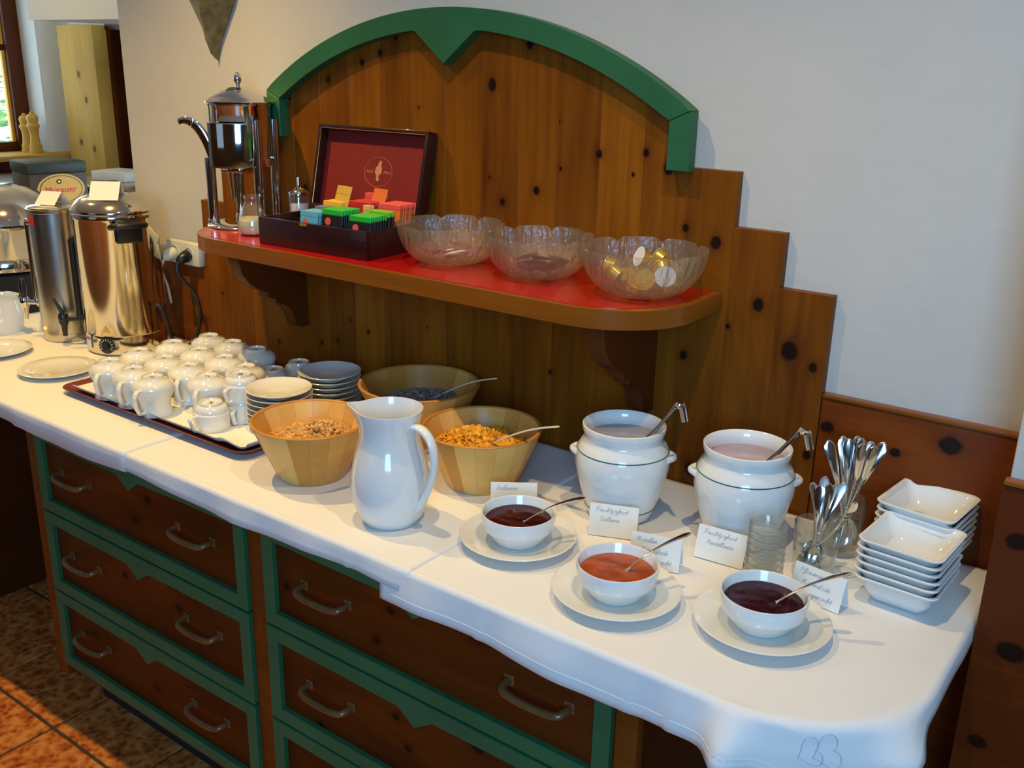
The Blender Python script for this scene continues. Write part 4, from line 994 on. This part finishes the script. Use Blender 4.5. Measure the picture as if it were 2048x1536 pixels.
prism(bm, [(lx - .004, lz - .018), (lx + .001, lz - .022), (lx + .007, lz - .017), (lx + .002, lz - .014), (lx + .003, lz - .008), (lx + .011, lz - .001), (lx + .010, lz + .010), (lx + .007, lz + .014), (lx + .009, lz + .024), (lx + .001, lz + .026), (lx - .003, lz + .014), (lx - .008, lz + .010), (lx - .010, lz - .002), (lx - .004, lz - .008)], -.0008, -.0002)
write(bm, 'Ju.ius'.replace('.', 'l') if False else 'urius', lx - .037, lz - .002, .0032, .020) if False else None
lidchild('gold_emblem', bm, 'goldprint')['label'] = 'gold oval emblem with a small figure'
def text_mesh(body, size, depth=.0004, shear=0.0):
    cu = bpy.data.curves.new('lettering', 'FONT'); cu.body = body; cu.size = size; cu.extrude = depth; cu.align_x = 'CENTER'; cu.align_y = 'CENTER'; cu.shear = shear; cu.resolution_u = 2
    o = bpy.data.objects.new('tmp', cu); COL.objects.link(o)
    dg = bpy.context.evaluated_depsgraph_get(); dg.update(); me = bpy.data.meshes.new_from_object(o.evaluated_get(dg)); bpy.data.objects.remove(o); return me
def text_bm(body, size, mat4, depth=.0004, shear=0.0):
    me = text_mesh(body, size, depth, shear); bm = NB(); bm.from_mesh(me); bpy.data.meshes.remove(me)
    bmesh.ops.transform(bm, matrix=mat4, verts=bm.verts); return bm
FR = Matrix.Rotation(PI / 2, 4, 'X')   # text plane XY -> XZ, facing -y
for s_, dx in (('Julius', -.026), ('Meinl', .027)):
    bm = text_bm(s_, .010, Matrix.Translation((lx + dx, -.0008, lz)) @ FR, .0002, .3); lidchild('lettering', bm, 'goldprint')
bm = NB(); tube(bm, [(t_, -.026, t_), (t_, -.026, Lh - t_), (lw - t_, -.026, Lh - t_)], .0008, 4); lidchild('gold_edge', bm, 'gold')
# tea sachets, each its own object
Mtb = Matrix.Translation((TX, TY, ZS)) @ Matrix.Rotation(rz, 4, 'Z')
SACH = {}
def sachet(u, v, wd, ht, body, band, label, group, lean=-.12, z0=.009, emblem=False, bandh=.012, th=.0034, yaw=0):
    ht = ht * 1.14
    key = (round(wd, 4), round(ht, 4), body, band, bandh, emblem)
    if key not in SACH:
        o = bpy.data.objects.new('tea_sachet', None)
        bm = NB(); box(bm, (0, 0, (ht - bandh) / 2), (wd, th * .8, ht - bandh), .0006, seg=1); me1 = mesh_of(bm, 'sachet_body', 30); me1.materials.append(M[body])
        bm = NB(); box(bm, (0, 0, ht - bandh / 2), (wd + .0004, th, bandh), .001, seg=1); me2 = mesh_of(bm, 'sachet_band', 30); me2.materials.append(M[band])
        me3 = None
        if emblem:
            bm = NB(); lathe(bm, [(0, 0), (.0085, 0), (.0085, .0004), (.0065, .0005), (.0062, .0003), (.0045, .0003), (.0042, .0007), (0, .0007)], 20, mat=Matrix.Translation((-wd * .18, -th * .5, ht - bandh - .014)) @ Matrix.Rotation(PI / 2, 4, 'X')); me3 = mesh_of(bm, 'sachet_emblem', 30); me3.materials.append(M['t_rose'])
            bpy.data.objects.remove(o)
        else: bpy.data.objects.remove(o)
        SACH[key] = (me1, me2, me3)
    me1, me2, me3 = SACH[key]
    o = bpy.data.objects.new('tea_sachet', me1); COL.objects.link(o)
    o.matrix_world = Mtb @ Matrix.Translation((u, v, z0)) @ Matrix.Rotation(yaw, 4, 'Z') @ Matrix.Rotation(lean, 4, 'X'); tag(o, label, 'tea sachet', group)
    b = bpy.data.objects.new('colour_band', me2); COL.objects.link(b); b.parent = o
    if me3:
        e = bpy.data.objects.new('round_emblem', me3); COL.objects.link(e); e.parent = o; e['label'] = 'pale red round emblem'
def row(u, v0, n, dv, wd, ht, body, band, desc, grp, emb=True, **k):
    names = ['front', 'second', 'third', 'fourth', 'fifth', 'sixth', 'seventh', 'eighth', 'ninth', 'tenth']
    for i in range(n):
        sachet(u + rnd.uniform(-.0012, .0012), v0 + dv * i, wd, ht + rnd.uniform(-.001, .001), body, band, '%s, %s from the front of its row' % (desc, names[i]) if i else '%s, foremost of its row' % desc, grp, emblem=(emb and i == 0), **k) if False else sachet(u + rnd.uniform(-.0022, .0022), v0 + dv * i, wd, ht, body, band, ('%s, %s in its row' % (desc, names[i])) if i else '%s, foremost of its row' % desc, grp, emblem=(emb and i == 0), **k)
row(.134, .022, 7, .0062, .054, .066, 't_blue', 't_blue', 'light blue tea sachet at the left', 'light blue tea sachets')
row(.202, .026, 9, .0066, .062, .074, 't_black', 't_green', 'black tea sachet with bright green top, left of two rows', 'green topped sachets, middle')
row(.288, .018, 9, .0062, .062, .070, 't_black', 't_green', 'black tea sachet with green top in the right row', 'green topped sachets, right')
row(.288, .078, 4, .0062, .058, .074, 't_black', 't_lime', 'black tea sachet with lime green top at the right', 'lime topped sachets')
row(.120, .112, 8, .0062, .060, .076, 't_white', 't_yellow', 'white tea sachet with yellow top at the back left', 'yellow topped sachets', emb=False)
row(.134, .070, 4, .0064, .058, .070, 't_grey', 't_grey', 'grey blue tea sachet between blue and yellow ones', 'grey blue sachets', emb=False)
row(.202, .112, 7, .0070, .064, .082, 't_red', 't_red', 'dark red tea sachet in the middle at the back', 'dark red sachets', emb=False)
row(.202, .160, 2, .0075, .062, .094, 't_rose', 't_rose', 'bright rose tea sachet sticking up at the back', 'rose sachets', emb=False)
row(.288, .112, 9, .0068, .062, .084, 't_orange', 't_rose', 'orange red tea sachet at the back right', 'orange red sachets', emb=False)
row(.232, .104, 2, .0070, .022, .078, 't_foil', 't_foil', 'gold foil tea sachet between red and orange ones', 'gold foil sachets', emb=False)
sachet(.128, .104, .052, .112, 't_tan', 't_tan', 'tan information card sticking up tilted at the left of the tea chest', 'cards in the tea chest', lean=-.35, yaw=-.15, bandh=.02)
sachet(.222, .122, .046, .112, 't_tan', 't_orange', 'tan and red information card sticking up tilted at the right of the tea chest', 'cards in the tea chest', lean=-.35, yaw=-.15, bandh=.035)

# glass bowls with petals
def glassbowl(x, y, r, h, label, rot=0, mat='glass_frost_goldrefl'):
    bm = NB(); nt_, nr = 112, 18; V = []
    def pt(i, j, inner):
        t = j / nr; th = 2 * PI * i / nt_
        ph = (th * 8 / (2 * PI)) % 1.0; dth = min(ph, 1 - ph)
        f = math.exp(-(dth / .085) ** 2)
        rr_ = .036 + (r - .036) * math.sin(t * PI / 2) ** .85; z = h * (1 - math.cos(t * PI / 2 * .98)) ** .95
        rr_ *= 1 - .035 * f * min(1, max(0, t - .25) * 2); z -= .0075 * f * max(0, t - .85) / .15 ; rr_ += .003 * math.sin(PI * ph) * t
        if t < .3: rr_ *= 1
        if inner: rr_ -= .0030; z += .0030 * (1 - t)
        return (rr_ * math.cos(th + rot), rr_ * math.sin(th + rot), z)
    def ring(j, inner): return [bm.verts.new(pt(i, j, inner)) for i in range(nt_)]
    rings = [ring(j, False) for j in range(nr + 1)] + [ring(j, True) for j in range(nr, -1, -1)]
    for A, B in zip(rings, rings[1:]):
        for i in range(nt_): bm.faces.new((A[i], A[(i + 1) % nt_], B[(i + 1) % nt_], B[i]))
    c1 = bm.verts.new((0, 0, .0015)); c2 = bm.verts.new((0, 0, .004))
    for i in range(nt_):
        bm.faces.new((c1, rings[0][(i + 1) % nt_], rings[0][i])); bm.faces.new((c2, rings[-1][i], rings[-1][(i + 1) % nt_]))
    o = obj('glass_bowl', bm, mat, smooth=60, loc=(x, y, ZS)); return tag(o, label, 'bowl', 'frosted glass bowls on the shelf')
GB = [(-1.318, -.150, .112, .088), (-1.098, -.140, .107, .088), (-.860, -.142, .116, .092)]
glassbowl(*GB[0], 'frosted petal patterned glass bowl with mauve sachets, next to the tea chest', .1)
glassbowl(*GB[1], 'frosted petal patterned glass bowl with dark packets, in the middle of the shelf', .35)
glassbowl(*GB[2], 'frosted petal patterned glass bowl with golden creamer cups, right end of the shelf', .2)
def packet(x, y, z, rz_, tx, ty, sx, sy, mat, label, group):
    bm = NB(); n = 6; V = {}
    for i in range(n + 1):
        for j in range(n + 1):
            a, b = i / n, j / n; hh = .0035 * (math.sin(PI * a) * math.sin(PI * b)) ** .5
            V[i, j, 0] = bm.verts.new(((a - .5) * sx, (b - .5) * sy, hh)); V[i, j, 1] = bm.verts.new(((a - .5) * sx, (b - .5) * sy, -hh - .0003))
    for i in range(n):
        for j in range(n):
            for k in (0, 1): bm.faces.new((V[i, j, k], V[i + 1, j, k], V[i + 1, j + 1, k], V[i, j + 1, k]))
    for i in range(n):
        for (p, q) in (((i, 0), (i + 1, 0)), ((i, n), (i + 1, n)), ((0, i), (0, i + 1)), ((n, i), (n, i + 1))):
            bm.faces.new((V[(*p, 0)], V[(*q, 0)], V[(*q, 1)], V[(*p, 1)]))
    o = obj('packet', bm, mat, smooth=40, loc=(x, y, z), rot=(tx, ty, rz_)); return tag(o, label, 'packet', group)
for i in range(9):
    a = i * 2.4; q = .012 + .045 * (i / 9); x, y = GB[0][0] + q * math.cos(a), GB[0][1] + q * math.sin(a)
    packet(x, y, ZS + .014 + .0035 * (i % 4) + q * .28, a + 1, .28 * math.sin(a), -.28 * math.cos(a), .045, .030, ['packet_mauve', 'sugar', 'packet_mauve', 'packet_mauve'][i % 4], 'small mauve or white sachet lying in the left glass bowl', 'sachets in the left glass bowl')
for i in range(9):
    a = i * 2.4 + 1; q = .012 + .045 * (i / 9); x, y = GB[1][0] + q * math.cos(a), GB[1][1] + q * math.sin(a)
    packet(x, y, ZS + .014 + .0035 * (i % 4) + q * .28, a + 1, .28 * math.sin(a), -.28 * math.cos(a), .050, .034, ['packet_dark', 'packet_dark', 'box_wood'][i % 3], 'dark brown packet lying in the middle glass bowl', 'packets in the middle glass bowl')
bm = NB(); lathe(bm, [(0, 0), (.014, 0), (.0165, .014), (.0170, .0165), (.0195, .0170), (.0195, .0180), (0, .0180)], 24); cme = mesh_of(bm, 'creamer_cup', 40); cme.materials.append(M['foil'])
bm = NB(); lathe(bm, [(0, .0182), (.0195, .0182), (.0195, .0186), (0, .0186)], 24); lme = mesh_of(bm, 'foil_lid', 40); lme.materials.append(M['foil'])
bm = NB(); lathe(bm, [(0, .0182), (.0195, .0182), (.0195, .0186), (0, .0186)], 24); lme2 = mesh_of(bm, 'paper_lid', 40); lme2.materials.append(M['cup_white'])
CR = [(0, 0, .010, 0), (.042, .008, .016, .4), (-.040, .012, .016, -.4), (.010, .044, .016, .3), (.006, -.044, .016, -.3), (.030, -.034, .034, 1.2), (-.028, -.036, .034, -1.1), (-.022, .036, .036, 2.6), (.028, .030, .038, .9), (.0, .0, .036, 2.9), (.052, -.008, .046, 1.6), (-.054, -.006, .044, -1.5), (.0, .052, .052, 1.1), (.022, .046, .058, 1.3), (-.02, .050, .056, 1.2)]
for i, (dx, dy, dz, tl) in enumerate(CR):
    o = bpy.data.objects.new('creamer_cup', cme); COL.objects.link(o); o.location = (GB[2][0] + dx, GB[2][1] + dy, ZS + dz); o.rotation_euler = (tl, .4 * math.sin(i * 2), i * 1.3)
    tag(o, 'golden creamer cup in the right glass bowl' if i < 12 else 'golden creamer cup with white paper lid near the back rim of the right glass bowl', 'creamer', 'creamer cups in the right glass bowl')
    l_ = bpy.data.objects.new('foil_lid' if i < 12 else 'paper_lid', lme if i < 10 else lme2); COL.objects.link(l_); l_.parent = o

# heart on the wall
bm = NB(); prof = []
n = 40; outl = []
for i in range(n):
    t = 2 * PI * i / n
    outl.append((.105 * math.sin(t) ** 3 * 1.0, (.8125 * math.cos(t) - .3125 * math.cos(2 * t) - .125 * math.cos(3 * t) - .0625 * math.cos(4 * t)) * .135))
rs = []
for s, y in ((1.0, 0), (.985, -.010), (.90, -.026), (.70, -.040), (.40, -.050), (.12, -.054)):
    rs.append([bm.verts.new((a * s, y, b * s)) for a, b in outl])
for A, B in zip(rs, rs[1:]):
    for i in range(n): bm.faces.new((A[i], A[(i + 1) % n], B[(i + 1) % n], B[i]))
bm.faces.new(rs[0]); bm.faces.new(rs[-1])
# lengthen the tip
for v in bm.verts:
    if v.co.z < -.02: v.co.z = -.02 + (v.co.z + .02) * 1.25; v.co.x *= .96
o = obj('hanging_heart', bm, 'heart', smooth=60, loc=(-2.240, -.002, 1.855)); tag(o, 'bronze green metal heart hanging on the wall above the juice dispenser', 'heart')

# socket and plugs
so = thing('socket_strip', 'white double wall socket under the left end of the shelf', 'socket', (-2.425, -.019, 1.14))
bm = NB(); box(bm, (0, -.006, .008), (.150, .024, .066), .004); obj('socket_plate', bm, 'cord_white', so)
for i, dx in enumerate((-.033, .033)):
    bm = NB(); lathe(bm, [(.021, 0), (.021, .002), (.018, .002), (.018, -.004)], 24, mat=Matrix.Translation((dx, -.018, .008)) @ Matrix.Rotation(PI / 2, 4, 'X')); obj('outlet_ring', bm, 'cord_white', so)
def plug(x, mat, pts, label, r):
    t = thing('power_cord', label, 'cord', (0, 0, 0), 0, 'power cords')
    bm = NB(); lathe(bm, [(0, 0), (.017, 0), (.018, .012), (.014, .030), (.007, .040), (0, .041)], 20, mat=Matrix.Translation((x, -.040, 1.147)) @ Matrix.Rotation(PI / 2 + .35, 4, 'X')); obj('plug', bm, mat, t, smooth=50)
    bm = NB(); tube(bm, smoothpath(pts, 8), r, 8); obj('cable', bm, mat, t, smooth=60)
plug(-2.458, 'cord_white', [(-2.458, -.076, 1.132), (-2.465, -.083, 1.10), (-2.478, -.060, 1.05), (-2.495, -.040, .99)], 'white plug and cable hanging from the wall socket', .0042)
plug(-2.392, 'black', [(-2.392, -.076, 1.132), (-2.388, -.082, 1.10), (-2.366, -.055, 1.05), (-2.352, -.045, 1.0), (-2.366, -.040, .95), (-2.378, -.045, .91), (-2.385, -.075, T + .006), (-2.400, -.085, T + .006)], 'black plug and cable from the wall socket down to the table', .0055)
t = thing('kettle_cord', 'black cable looping from the big urn down to the table', 'cord', (0, 0, 0))
bm = NB(); tube(bm, smoothpath([(-2.405, -.165, 1.02), (-2.385, -.150, 1.015), (-2.375, -.140, .97), (-2.372, -.135, .93), (-2.350, -.115, .895), (-2.31, -.10, T + .008)], 8), .0055, 8); obj('cable', bm, 'black', t, smooth=60)

# ================================================================== URNS
def tapset(parent, ang, r, z, mat, lever, tube_top, reach=.05, tubemat='black'):
    c_, s_ = math.cos(ang), math.sin(ang); d = Vector((c_, s_, 0)); sd = Vector((-s_, c_, 0)); U = Vector((0, 0, 1))
    bm = NB(); tube(bm, [d * (r - .004) + U * z, d * (r + .015) + U * z, d * (r + reach) + U * z], .0075, 12); lathe(bm, [(0, -.004), (.013, -.004), (.013, .004), (0, .004)], 16, mat=Matrix.Translation(d * (r + .004) + U * z) @ d.to_track_quat('Z', 'Y').to_matrix().to_4x4())
    obj('tap_pipe', bm, mat, parent, smooth=50)
    q = d * (r + reach + .004)
    bm = NB(); lathe(bm, [(0, -.050), (.0065, -.050), (.0085, -.020), (.0135, -.010), (.0140, .010), (.011, .016), (0, .017)], 20, c=q + U * z); obj('tap_body', bm, lever if mat == 'black' else mat, parent, smooth=50)
    bm = NB(); tube(bm, smoothpath([q + U * (z + .012), q + U * (z + .028) + d * .006, q + U * (z + .060) + d * .022] if mat == 'black' else [q + U * (z + .014), q + U * (z + .040), q + U * (z + .070)], 5), [.0075 - .0004 * i for i in range(11)] if mat == 'black' else [.007 + .0035 * math.sin(i / 10 * PI) for i in range(11)], 10); obj('tap_lever', bm, lever, parent, smooth=60)
    bm = NB(); e = d * (r + .013)
    tube(bm, [e + U * z, e + U * tube_top], .0085 if tubemat == 'black' else .006, 12); box(bm, d * (r + .006) + U * (tube_top), (.018, .018, .018), .003); obj('sight_tube', bm, tubemat, parent, smooth=50)
# big urn
UX, UY = -2.520, -.178
u1 = thing('big_coffee_urn', 'big polished steel coffee urn with black handles, nearest the cups', 'urn', (UX, UY, T))
rU = .113
bm = NB(); lathe(bm, [(0, .004), (.108, .004), (.110, .006), (.1095, .050), (.1085, .056), (rU, .060), (rU, .377), (rU + .003, .382), (rU + .004, .390), (rU + .001, .396), (0, .396)], 72); obj('urn_body', bm, 'steel', u1, smooth=40)
bm = NB(); lathe(bm, [(rU + .002, .396), (rU + .004, .399), (rU + .001, .406), (.104, .420), (.092, .431), (.070, .441), (.040, .447), (0, .450)], 72); obj('urn_lid', bm, 'steel', u1, smooth=60)
bm = NB(); lathe(bm, [(0, .448), (.014, .448), (.012, .458), (.022, .464), (.024, .472), (.016, .478), (0, .479)], 24); obj('lid_knob', bm, 'black', u1, smooth=50)
for a in (R(-17), R(163)):
    d = Vector((math.cos(a), math.sin(a), 0)); s_ = Vector((-d.y, d.x, 0)); bm = NB()
    box(bm, d * (rU + .006) + Vector((0, 0, .352)), (.020, .075, .060), .008, rot=Matrix.Rotation(a, 3, 'Z').to_euler())
    tube(bm, smoothpath([d * (rU + .004) + s_ * -.046 + Vector((0, 0, .367)), d * (rU + .026) + s_ * -.038 + Vector((0, 0, .372)), d * (rU + .036) + Vector((0, 0, .373)), d * (rU + .026) + s_ * .038 + Vector((0, 0, .372)), d * (rU + .004) + s_ * .046 + Vector((0, 0, .367))], 6), (.010, .007), 10) if False else tube(bm, smoothpath([d * (rU + .004) + s_ * -.046 + Vector((0, 0, .367)), d * (rU + .026) + s_ * -.038 + Vector((0, 0, .372)), d * (rU + .036) + Vector((0, 0, .373)), d * (rU + .026) + s_ * .038 + Vector((0, 0, .372)), d * (rU + .004) + s_ * .046 + Vector((0, 0, .367))], 6), .0085, 10)
    obj('urn_handle', bm, 'black', u1, smooth=50)
tapset(u1, math.atan2(-.70, -.72), rU, .085, 'black', 'black', .315, .055)
a = math.atan2(-.81, .59) - .10
def onurn(a, r, z): d = Vector((math.cos(a), math.sin(a), 0)); return Matrix.Translation(d * r + Vector((0, 0, z))) @ Matrix.Rotation(a + PI / 2, 4, 'Z') @ Matrix.Rotation(PI / 2, 4, 'X')
mt = onurn(a - .05, .1105, .032)
bm = NB(); lathe(bm, [(0, -.002), (.023, -.002), (.023, .002), (.021, .003), (0, .003)], 32, mat=mt); obj('dial_plate', bm, 'black', u1)
bm = NB()
for i in range(11):
    t = R(-30 + 24 * i); m2 = mt @ Matrix.Translation((.0175 * math.cos(t), .0175 * math.sin(t), .0034)) @ Matrix.Rotation(t, 4, 'Z')
    v = box(bm, (0, 0, 0), (.006, .0016, .0004)); bmesh.ops.transform(bm, matrix=m2, verts=v)
obj('dial_marks', bm, 'cup_white', u1)
bm = NB(); lathe(bm, [(0, .003), (.010, .003), (.009, .010), (0, .010)], 20, mat=mt); obj('dial_knob', bm, 'black', u1)
mt = onurn(a - .02, rU + .0008, .080); bm = NB(); prism(bm, [(-.011, -.009), (.011, -.009), (0, .011)], 0, .0004, 'XY'); bmesh.ops.transform(bm, matrix=mt, verts=bm.verts); obj('warning_triangle', bm, 'yellow', u1)
mt = onurn(a - .68, .1115, .038); bm = NB(); box(bm, (0, 0, .0004), (.030, .040, .0006)); bmesh.ops.transform(bm, matrix=mt, verts=bm.verts); obj('white_label', bm, 'cup_white', u1)
mt = onurn(a - .68, .1122, .046); bm = NB(); box(bm, (0, 0, .0004), (.024, .008, .0006)); bmesh.ops.transform(bm, matrix=mt, verts=bm.verts); obj('red_label', bm, 'redlabel', u1)
card(UX + .038, UY - .040, R(40), None, 'blank folded card on the lid of the big coffee urn', zb=T + .436, wd=.078, h=.046, spread=.036)
# tall slim urn
VX, VY = -2.742, -.232
u2 = thing('slim_urn', 'tall slim brushed steel urn with red label and orange light, left of the big urn', 'urn', (VX, VY, T))
rV = .072
bm = NB(); lathe(bm, [(0, .002), (.068, .002), (.069, .004), (.069, .024), (rV, .026), (rV, .377), (.075, .379), (.0755, .387), (.072, .389), (0, .389)], 64); obj('urn_body', bm, 'steel_brushed', u2, smooth=40)
bm = NB(); lathe(bm, [(.070, .389), (.072, .392), (.060, .396), (.030, .398), (0, .399)], 48); obj('urn_lid', bm, 'steel', u2, smooth=60)
tapset(u2, math.atan2(-.60, -.80), rV, .105, 'chrome', 'black', .345, .045, 'chrome')
a = math.atan2(-.81, .59)
mt = onurn(a - .55, rV + .0004, .372); bm = NB()
for i in range(6):
    pass
# curved red label
lathe(bm, [(rV + .0004, .345), (rV + .0010, .3455), (rV + .0010, .3685), (rV + .0004, .369)], 8, a0=a - .85, a1=a - .42); o = obj('red_label', bm, 'redlabel', u2)
bm = text_bm('Abc' if False else 'Hot', .012, onurn(a - .63, rV + .0016, .372), .0002, .2); obj('label_lettering', bm, 'cup_white', u2) if False else bm.free()
bm = NB(); lathe(bm, [(0, 0), (.005, 0), (.0045, .003), (0, .004)], 16, mat=onurn(a - .60, .0715, .042)); obj('indicator_light', bm, 'ledorange', u2, smooth=60)['label'] = 'glowing orange indicator light'
card(VX + .0, VY - .0, R(22), None, 'blank folded card on the lid of the slim steel urn', zb=T + .399, wd=.066, h=.034, spread=.036)
# soup kettle / chafing dispenser at the far left
u3 = thing('domed_dispenser', 'wide steel drinks dispenser with domed lid and black base at the left edge', 'dispenser', (-3.25, -.13, T))
bm = NB(); lathe(bm, [(0, 0), (.155, 0), (.16, .004), (.16, .125), (.15, .13), (0, .13)], 64); obj('base', bm, 'blackmatte', u3)
bm = NB(); lathe(bm, [(0, .13), (.150, .131), (.165, .140), (.168, .160), (.160, .178), (.165, .182), (.168, .270), (.172, .275), (.172, .283), (.165, .286), (0, .286)], 72); obj('container', bm, 'steel', u3, smooth=50)
bm = NB(); lathe(bm, [(.168, .286), (.174, .289), (.168, .310), (.150, .345), (.120, .372), (.080, .392), (.040, .402), (0, .405)], 72); obj('dome_lid', bm, 'steel', u3, smooth=60)
# mug and plates under the taps
mg = thing('white_pitcher', 'white porcelain pitcher under the slim urn tap at the left edge', 'pitcher', (-2.940, -.325, T))
bm = NB(); lathe(bm, [(0, .002), (.044, .002), (.048, 0), (.054, .012), (.057, .04), (.055, .075), (.049, .098), (.050, .108), (.052, .113), (.049, .113), (.045, .098), (.052, .06), (.045, .01), (0, .008)], 48); obj('pitcher_body', bm, 'porcelain_white', mg, smooth=60)
bm = NB(); tube(bm, smoothpath([(.03, -.04, .095), (.048, -.062, .098), (.058, -.075, .078), (.054, -.068, .045), (.04, -.05, .025)], 5), .0055, 8) if False else tube(bm, smoothpath([(-.045, .02, .095), (-.078, .03, .095), (-.088, .035, .07), (-.078, .03, .04), (-.05, .02, .025)], 5), .0055, 8); obj('pitcher_handle', bm, 'porcelain_white', mg, smooth=60)
bm = NB(); lathe(bm, [(0, .002), (.050, .002), (.054, 0), (.058, 0), (.060, .002), (.078, .006), (.098, .0115), (.1000, .0130), (.0985, .0138), (.078, .0095), (.066, .0070), (.060, .0052), (0, .0048)], 64)
fme = mesh_of(bm, 'serving_plate', 50); fme.materials.append(M['porcelain'])
for x, y, l in ((-2.735, -.462, 'flat white plate at the left edge in front of the slim urn'), (-2.440, -.440, 'flat white plate between the tray and the big urn')):
    o = bpy.data.objects.new('serving_plate', fme); COL.objects.link(o); o.location = (x, y, T + .0022); tag(o, l, 'plate', 'flat plates below the urn taps')
# folded napkin behind the cups
bm = NB(); box(bm, (0, 0, .003), (.16, .10, .005), .001); o = obj('folded_napkin', bm, 'paper', loc=(-2.36, -.11, T + .0015), rot=(0, 0, .3), smooth=30); tag(o, 'white folded napkin on the table behind the cups', 'napkin')

# ================================================================== BAR ROOM BEYOND
bb = thing('beer_dispenser', 'brown beer dispenser with black top and yellow oval sign behind the urns', 'beer dispenser', (-3.40, .05, T), R(80))
bm = NB(); box(bm, (.10, .088, .203), (.200, .175, .406), .005); obj('box_body', bm, 'beerbox', bb)
bm = NB(); box(bm, (.10, .088, .425), (.208, .184, .040), .009); obj('box_top', bm, 'beertop', bb)
def ell(bm, rx, rz_, y0, y1, c, n=48): prism(bm, [(c[0] + rx * math.cos(2 * PI * i / n), c[1] + rx * 0 + rz_ * math.sin(2 * PI * i / n)) for i in range(n)], y0, y1)
EC = (.106, .350)
for k, (rx, rz2, y, mt_) in enumerate([(.082, .054, -.001, 'beerlabel'), (.074, .048, -.0016, 'beerbox'), (.071, .0455, -.0022, 'beerlabel')]):
    bm = NB(); ell(bm, rx, rz2, y, .004, EC); obj('oval_sign' if k != 1 else 'oval_ring', bm, mt_, bb, smooth=40)
bm = text_bm('Murauer', .031, Matrix.Translation((EC[0] - .002, -.0030, EC[1] - .002)) @ FR @ Matrix.Scale(1.02, 4, (1, 0, 0)), .0006)
for v in bm.verts: pass
obj('sign_lettering', bm, 'redlabel', bb, smooth=60)
bm = NB(); ell(bm, .009, .008, -.0032, -.001, (EC[0] - .006, EC[1] + .027)); obj('sign_crest', bm, 'blackmatte', bb)
bm = NB(); ell(bm, .0045, .0035, -.0038, -.001, (EC[0] - .006, EC[1] + .027)); obj('sign_crest', bm, 'gold', bb)
# steel bar counter with a box and a monitor
bc = thing('bar_counter', 'steel topped bar counter seen beyond the wall end', 'counter', (0, 0, 0))
bm = NB(); box(bm, (-4.20, 1.14, .53), (1.0, .48, 1.06)); obj('counter_body', bm, 'pine_dark', bc)
bm = NB(); box(bm, (-4.20, 1.14, 1.08), (1.08, .56, .035), .004); obj('steel_top', bm, 'steel_brushed', bc)
bm = NB(); box(bm, (0, 0, .022), (.22, .18, .044), .003); o = obj('white_box', bm, 'cup_white', loc=(-4.50, 1.10, 1.098), rot=(0, 0, .2)); tag(o, 'low white box standing on the steel bar counter', 'box')
mo = thing('monitor', 'grey monitor seen edge on behind the white box on the bar', 'monitor', (-4.42, 1.30, 1.098), R(30))
bm = NB(); box(bm, (0, 0, .13), (.30, .03, .22), .008, rot=Matrix.Rotation(-.25, 3, 'X').to_euler()); obj('screen', bm, 'monitor', mo)
bm = NB(); box(bm, (0, .02, .012), (.16, .12, .02), .004); box(bm, (0, .03, .05), (.04, .02, .08), .003); obj('monitor_stand', bm, 'monitor', mo)
# coffee machine silhouette under the window, at the left edge
bm = NB(); box(bm, (-5.30, .95, .52), (.8, .5, 1.04), .005); o = obj('side_cabinet', bm, 'pine_dark'); o['tone'] = .2; tag(o, 'dark wooden cabinet under the window at the left edge', 'cabinet')
# mills on the sill
def mill(x, y, s, label):
    bm = NB(); lathe(bm, [(0, 0), (.030, 0), (.031, .010), (.026, .018), (.029, .030), (.022, .045), (.019, .080), (.022, .110), (.029, .122), (.029, .130), (.021, .137), (.024, .150), (.027, .162), (.021, .176), (.010, .180), (.010, .188), (0, .192)], 24)
    bmesh.ops.scale(bm, vec=(s, s, s), verts=bm.verts); o = obj('pepper_mill', bm, 'pine_light', smooth=50, loc=(x, y, 1.1255)); o['tone'] = .4; return tag(o, label, 'pepper mill', 'mills on the window sill')
mill(-5.865, 1.36, 1.18, 'turned wooden pepper mill, left one of two on the window sill')
mill(-5.775, 1.36, 1.25, 'turned wooden pepper mill, right one of two on the window sill')
# lidded jars on the sill at the frame edge
bm = NB(); lathe(bm, [(0, 0), (.035, 0), (.036, .05), (.03, .06), (0, .06)], 24); o = obj('small_jar', bm, 'green', smooth=50, loc=(-5.85, 1.08, 1.1255)); tag(o, 'small dark green jar on the window sill', 'jar')
# trees outside the window
def shrub(x, y, z0, h, r, label):
    t = thing('garden_tree', label, 'tree', (x, y, 0))
    bm = NB(); tube(bm, [(0, 0, 0), (.02, 0, z0 + .5)], .05, 8); obj('trunk', bm, 'pine_dark', t)
    bm = NB()
    for i in range(1500):
        a, b = rnd.uniform(0, 2 * PI), rnd.uniform(-1, 1); q = rnd.random() ** .4; p = Vector((q * r * math.cos(a) * math.sqrt(1 - b * b), q * r * math.sin(a) * math.sqrt(1 - b * b), z0 + h / 2 + q * b * h / 2))
        s = rnd.uniform(.03, .07); e = Matrix.Rotation(rnd.uniform(0, 6), 4, 'Z') @ Matrix.Rotation(rnd.uniform(-1, 1), 4, 'X')
        vs_ = [bm.verts.new(e @ Vector(c) + p) for c in ((-s, 0, 0), (0, -s * .4, 0), (s, 0, 0), (0, s * .4, 0))]; bm.faces.new(vs_)
    o = obj('foliage', bm, 'leaf', t); o['kind'] = 'stuff'
shrub(-8.2, 2.2, .3, 2.6, 1.0, 'leafy green tree outside the window')
"""END P4"""
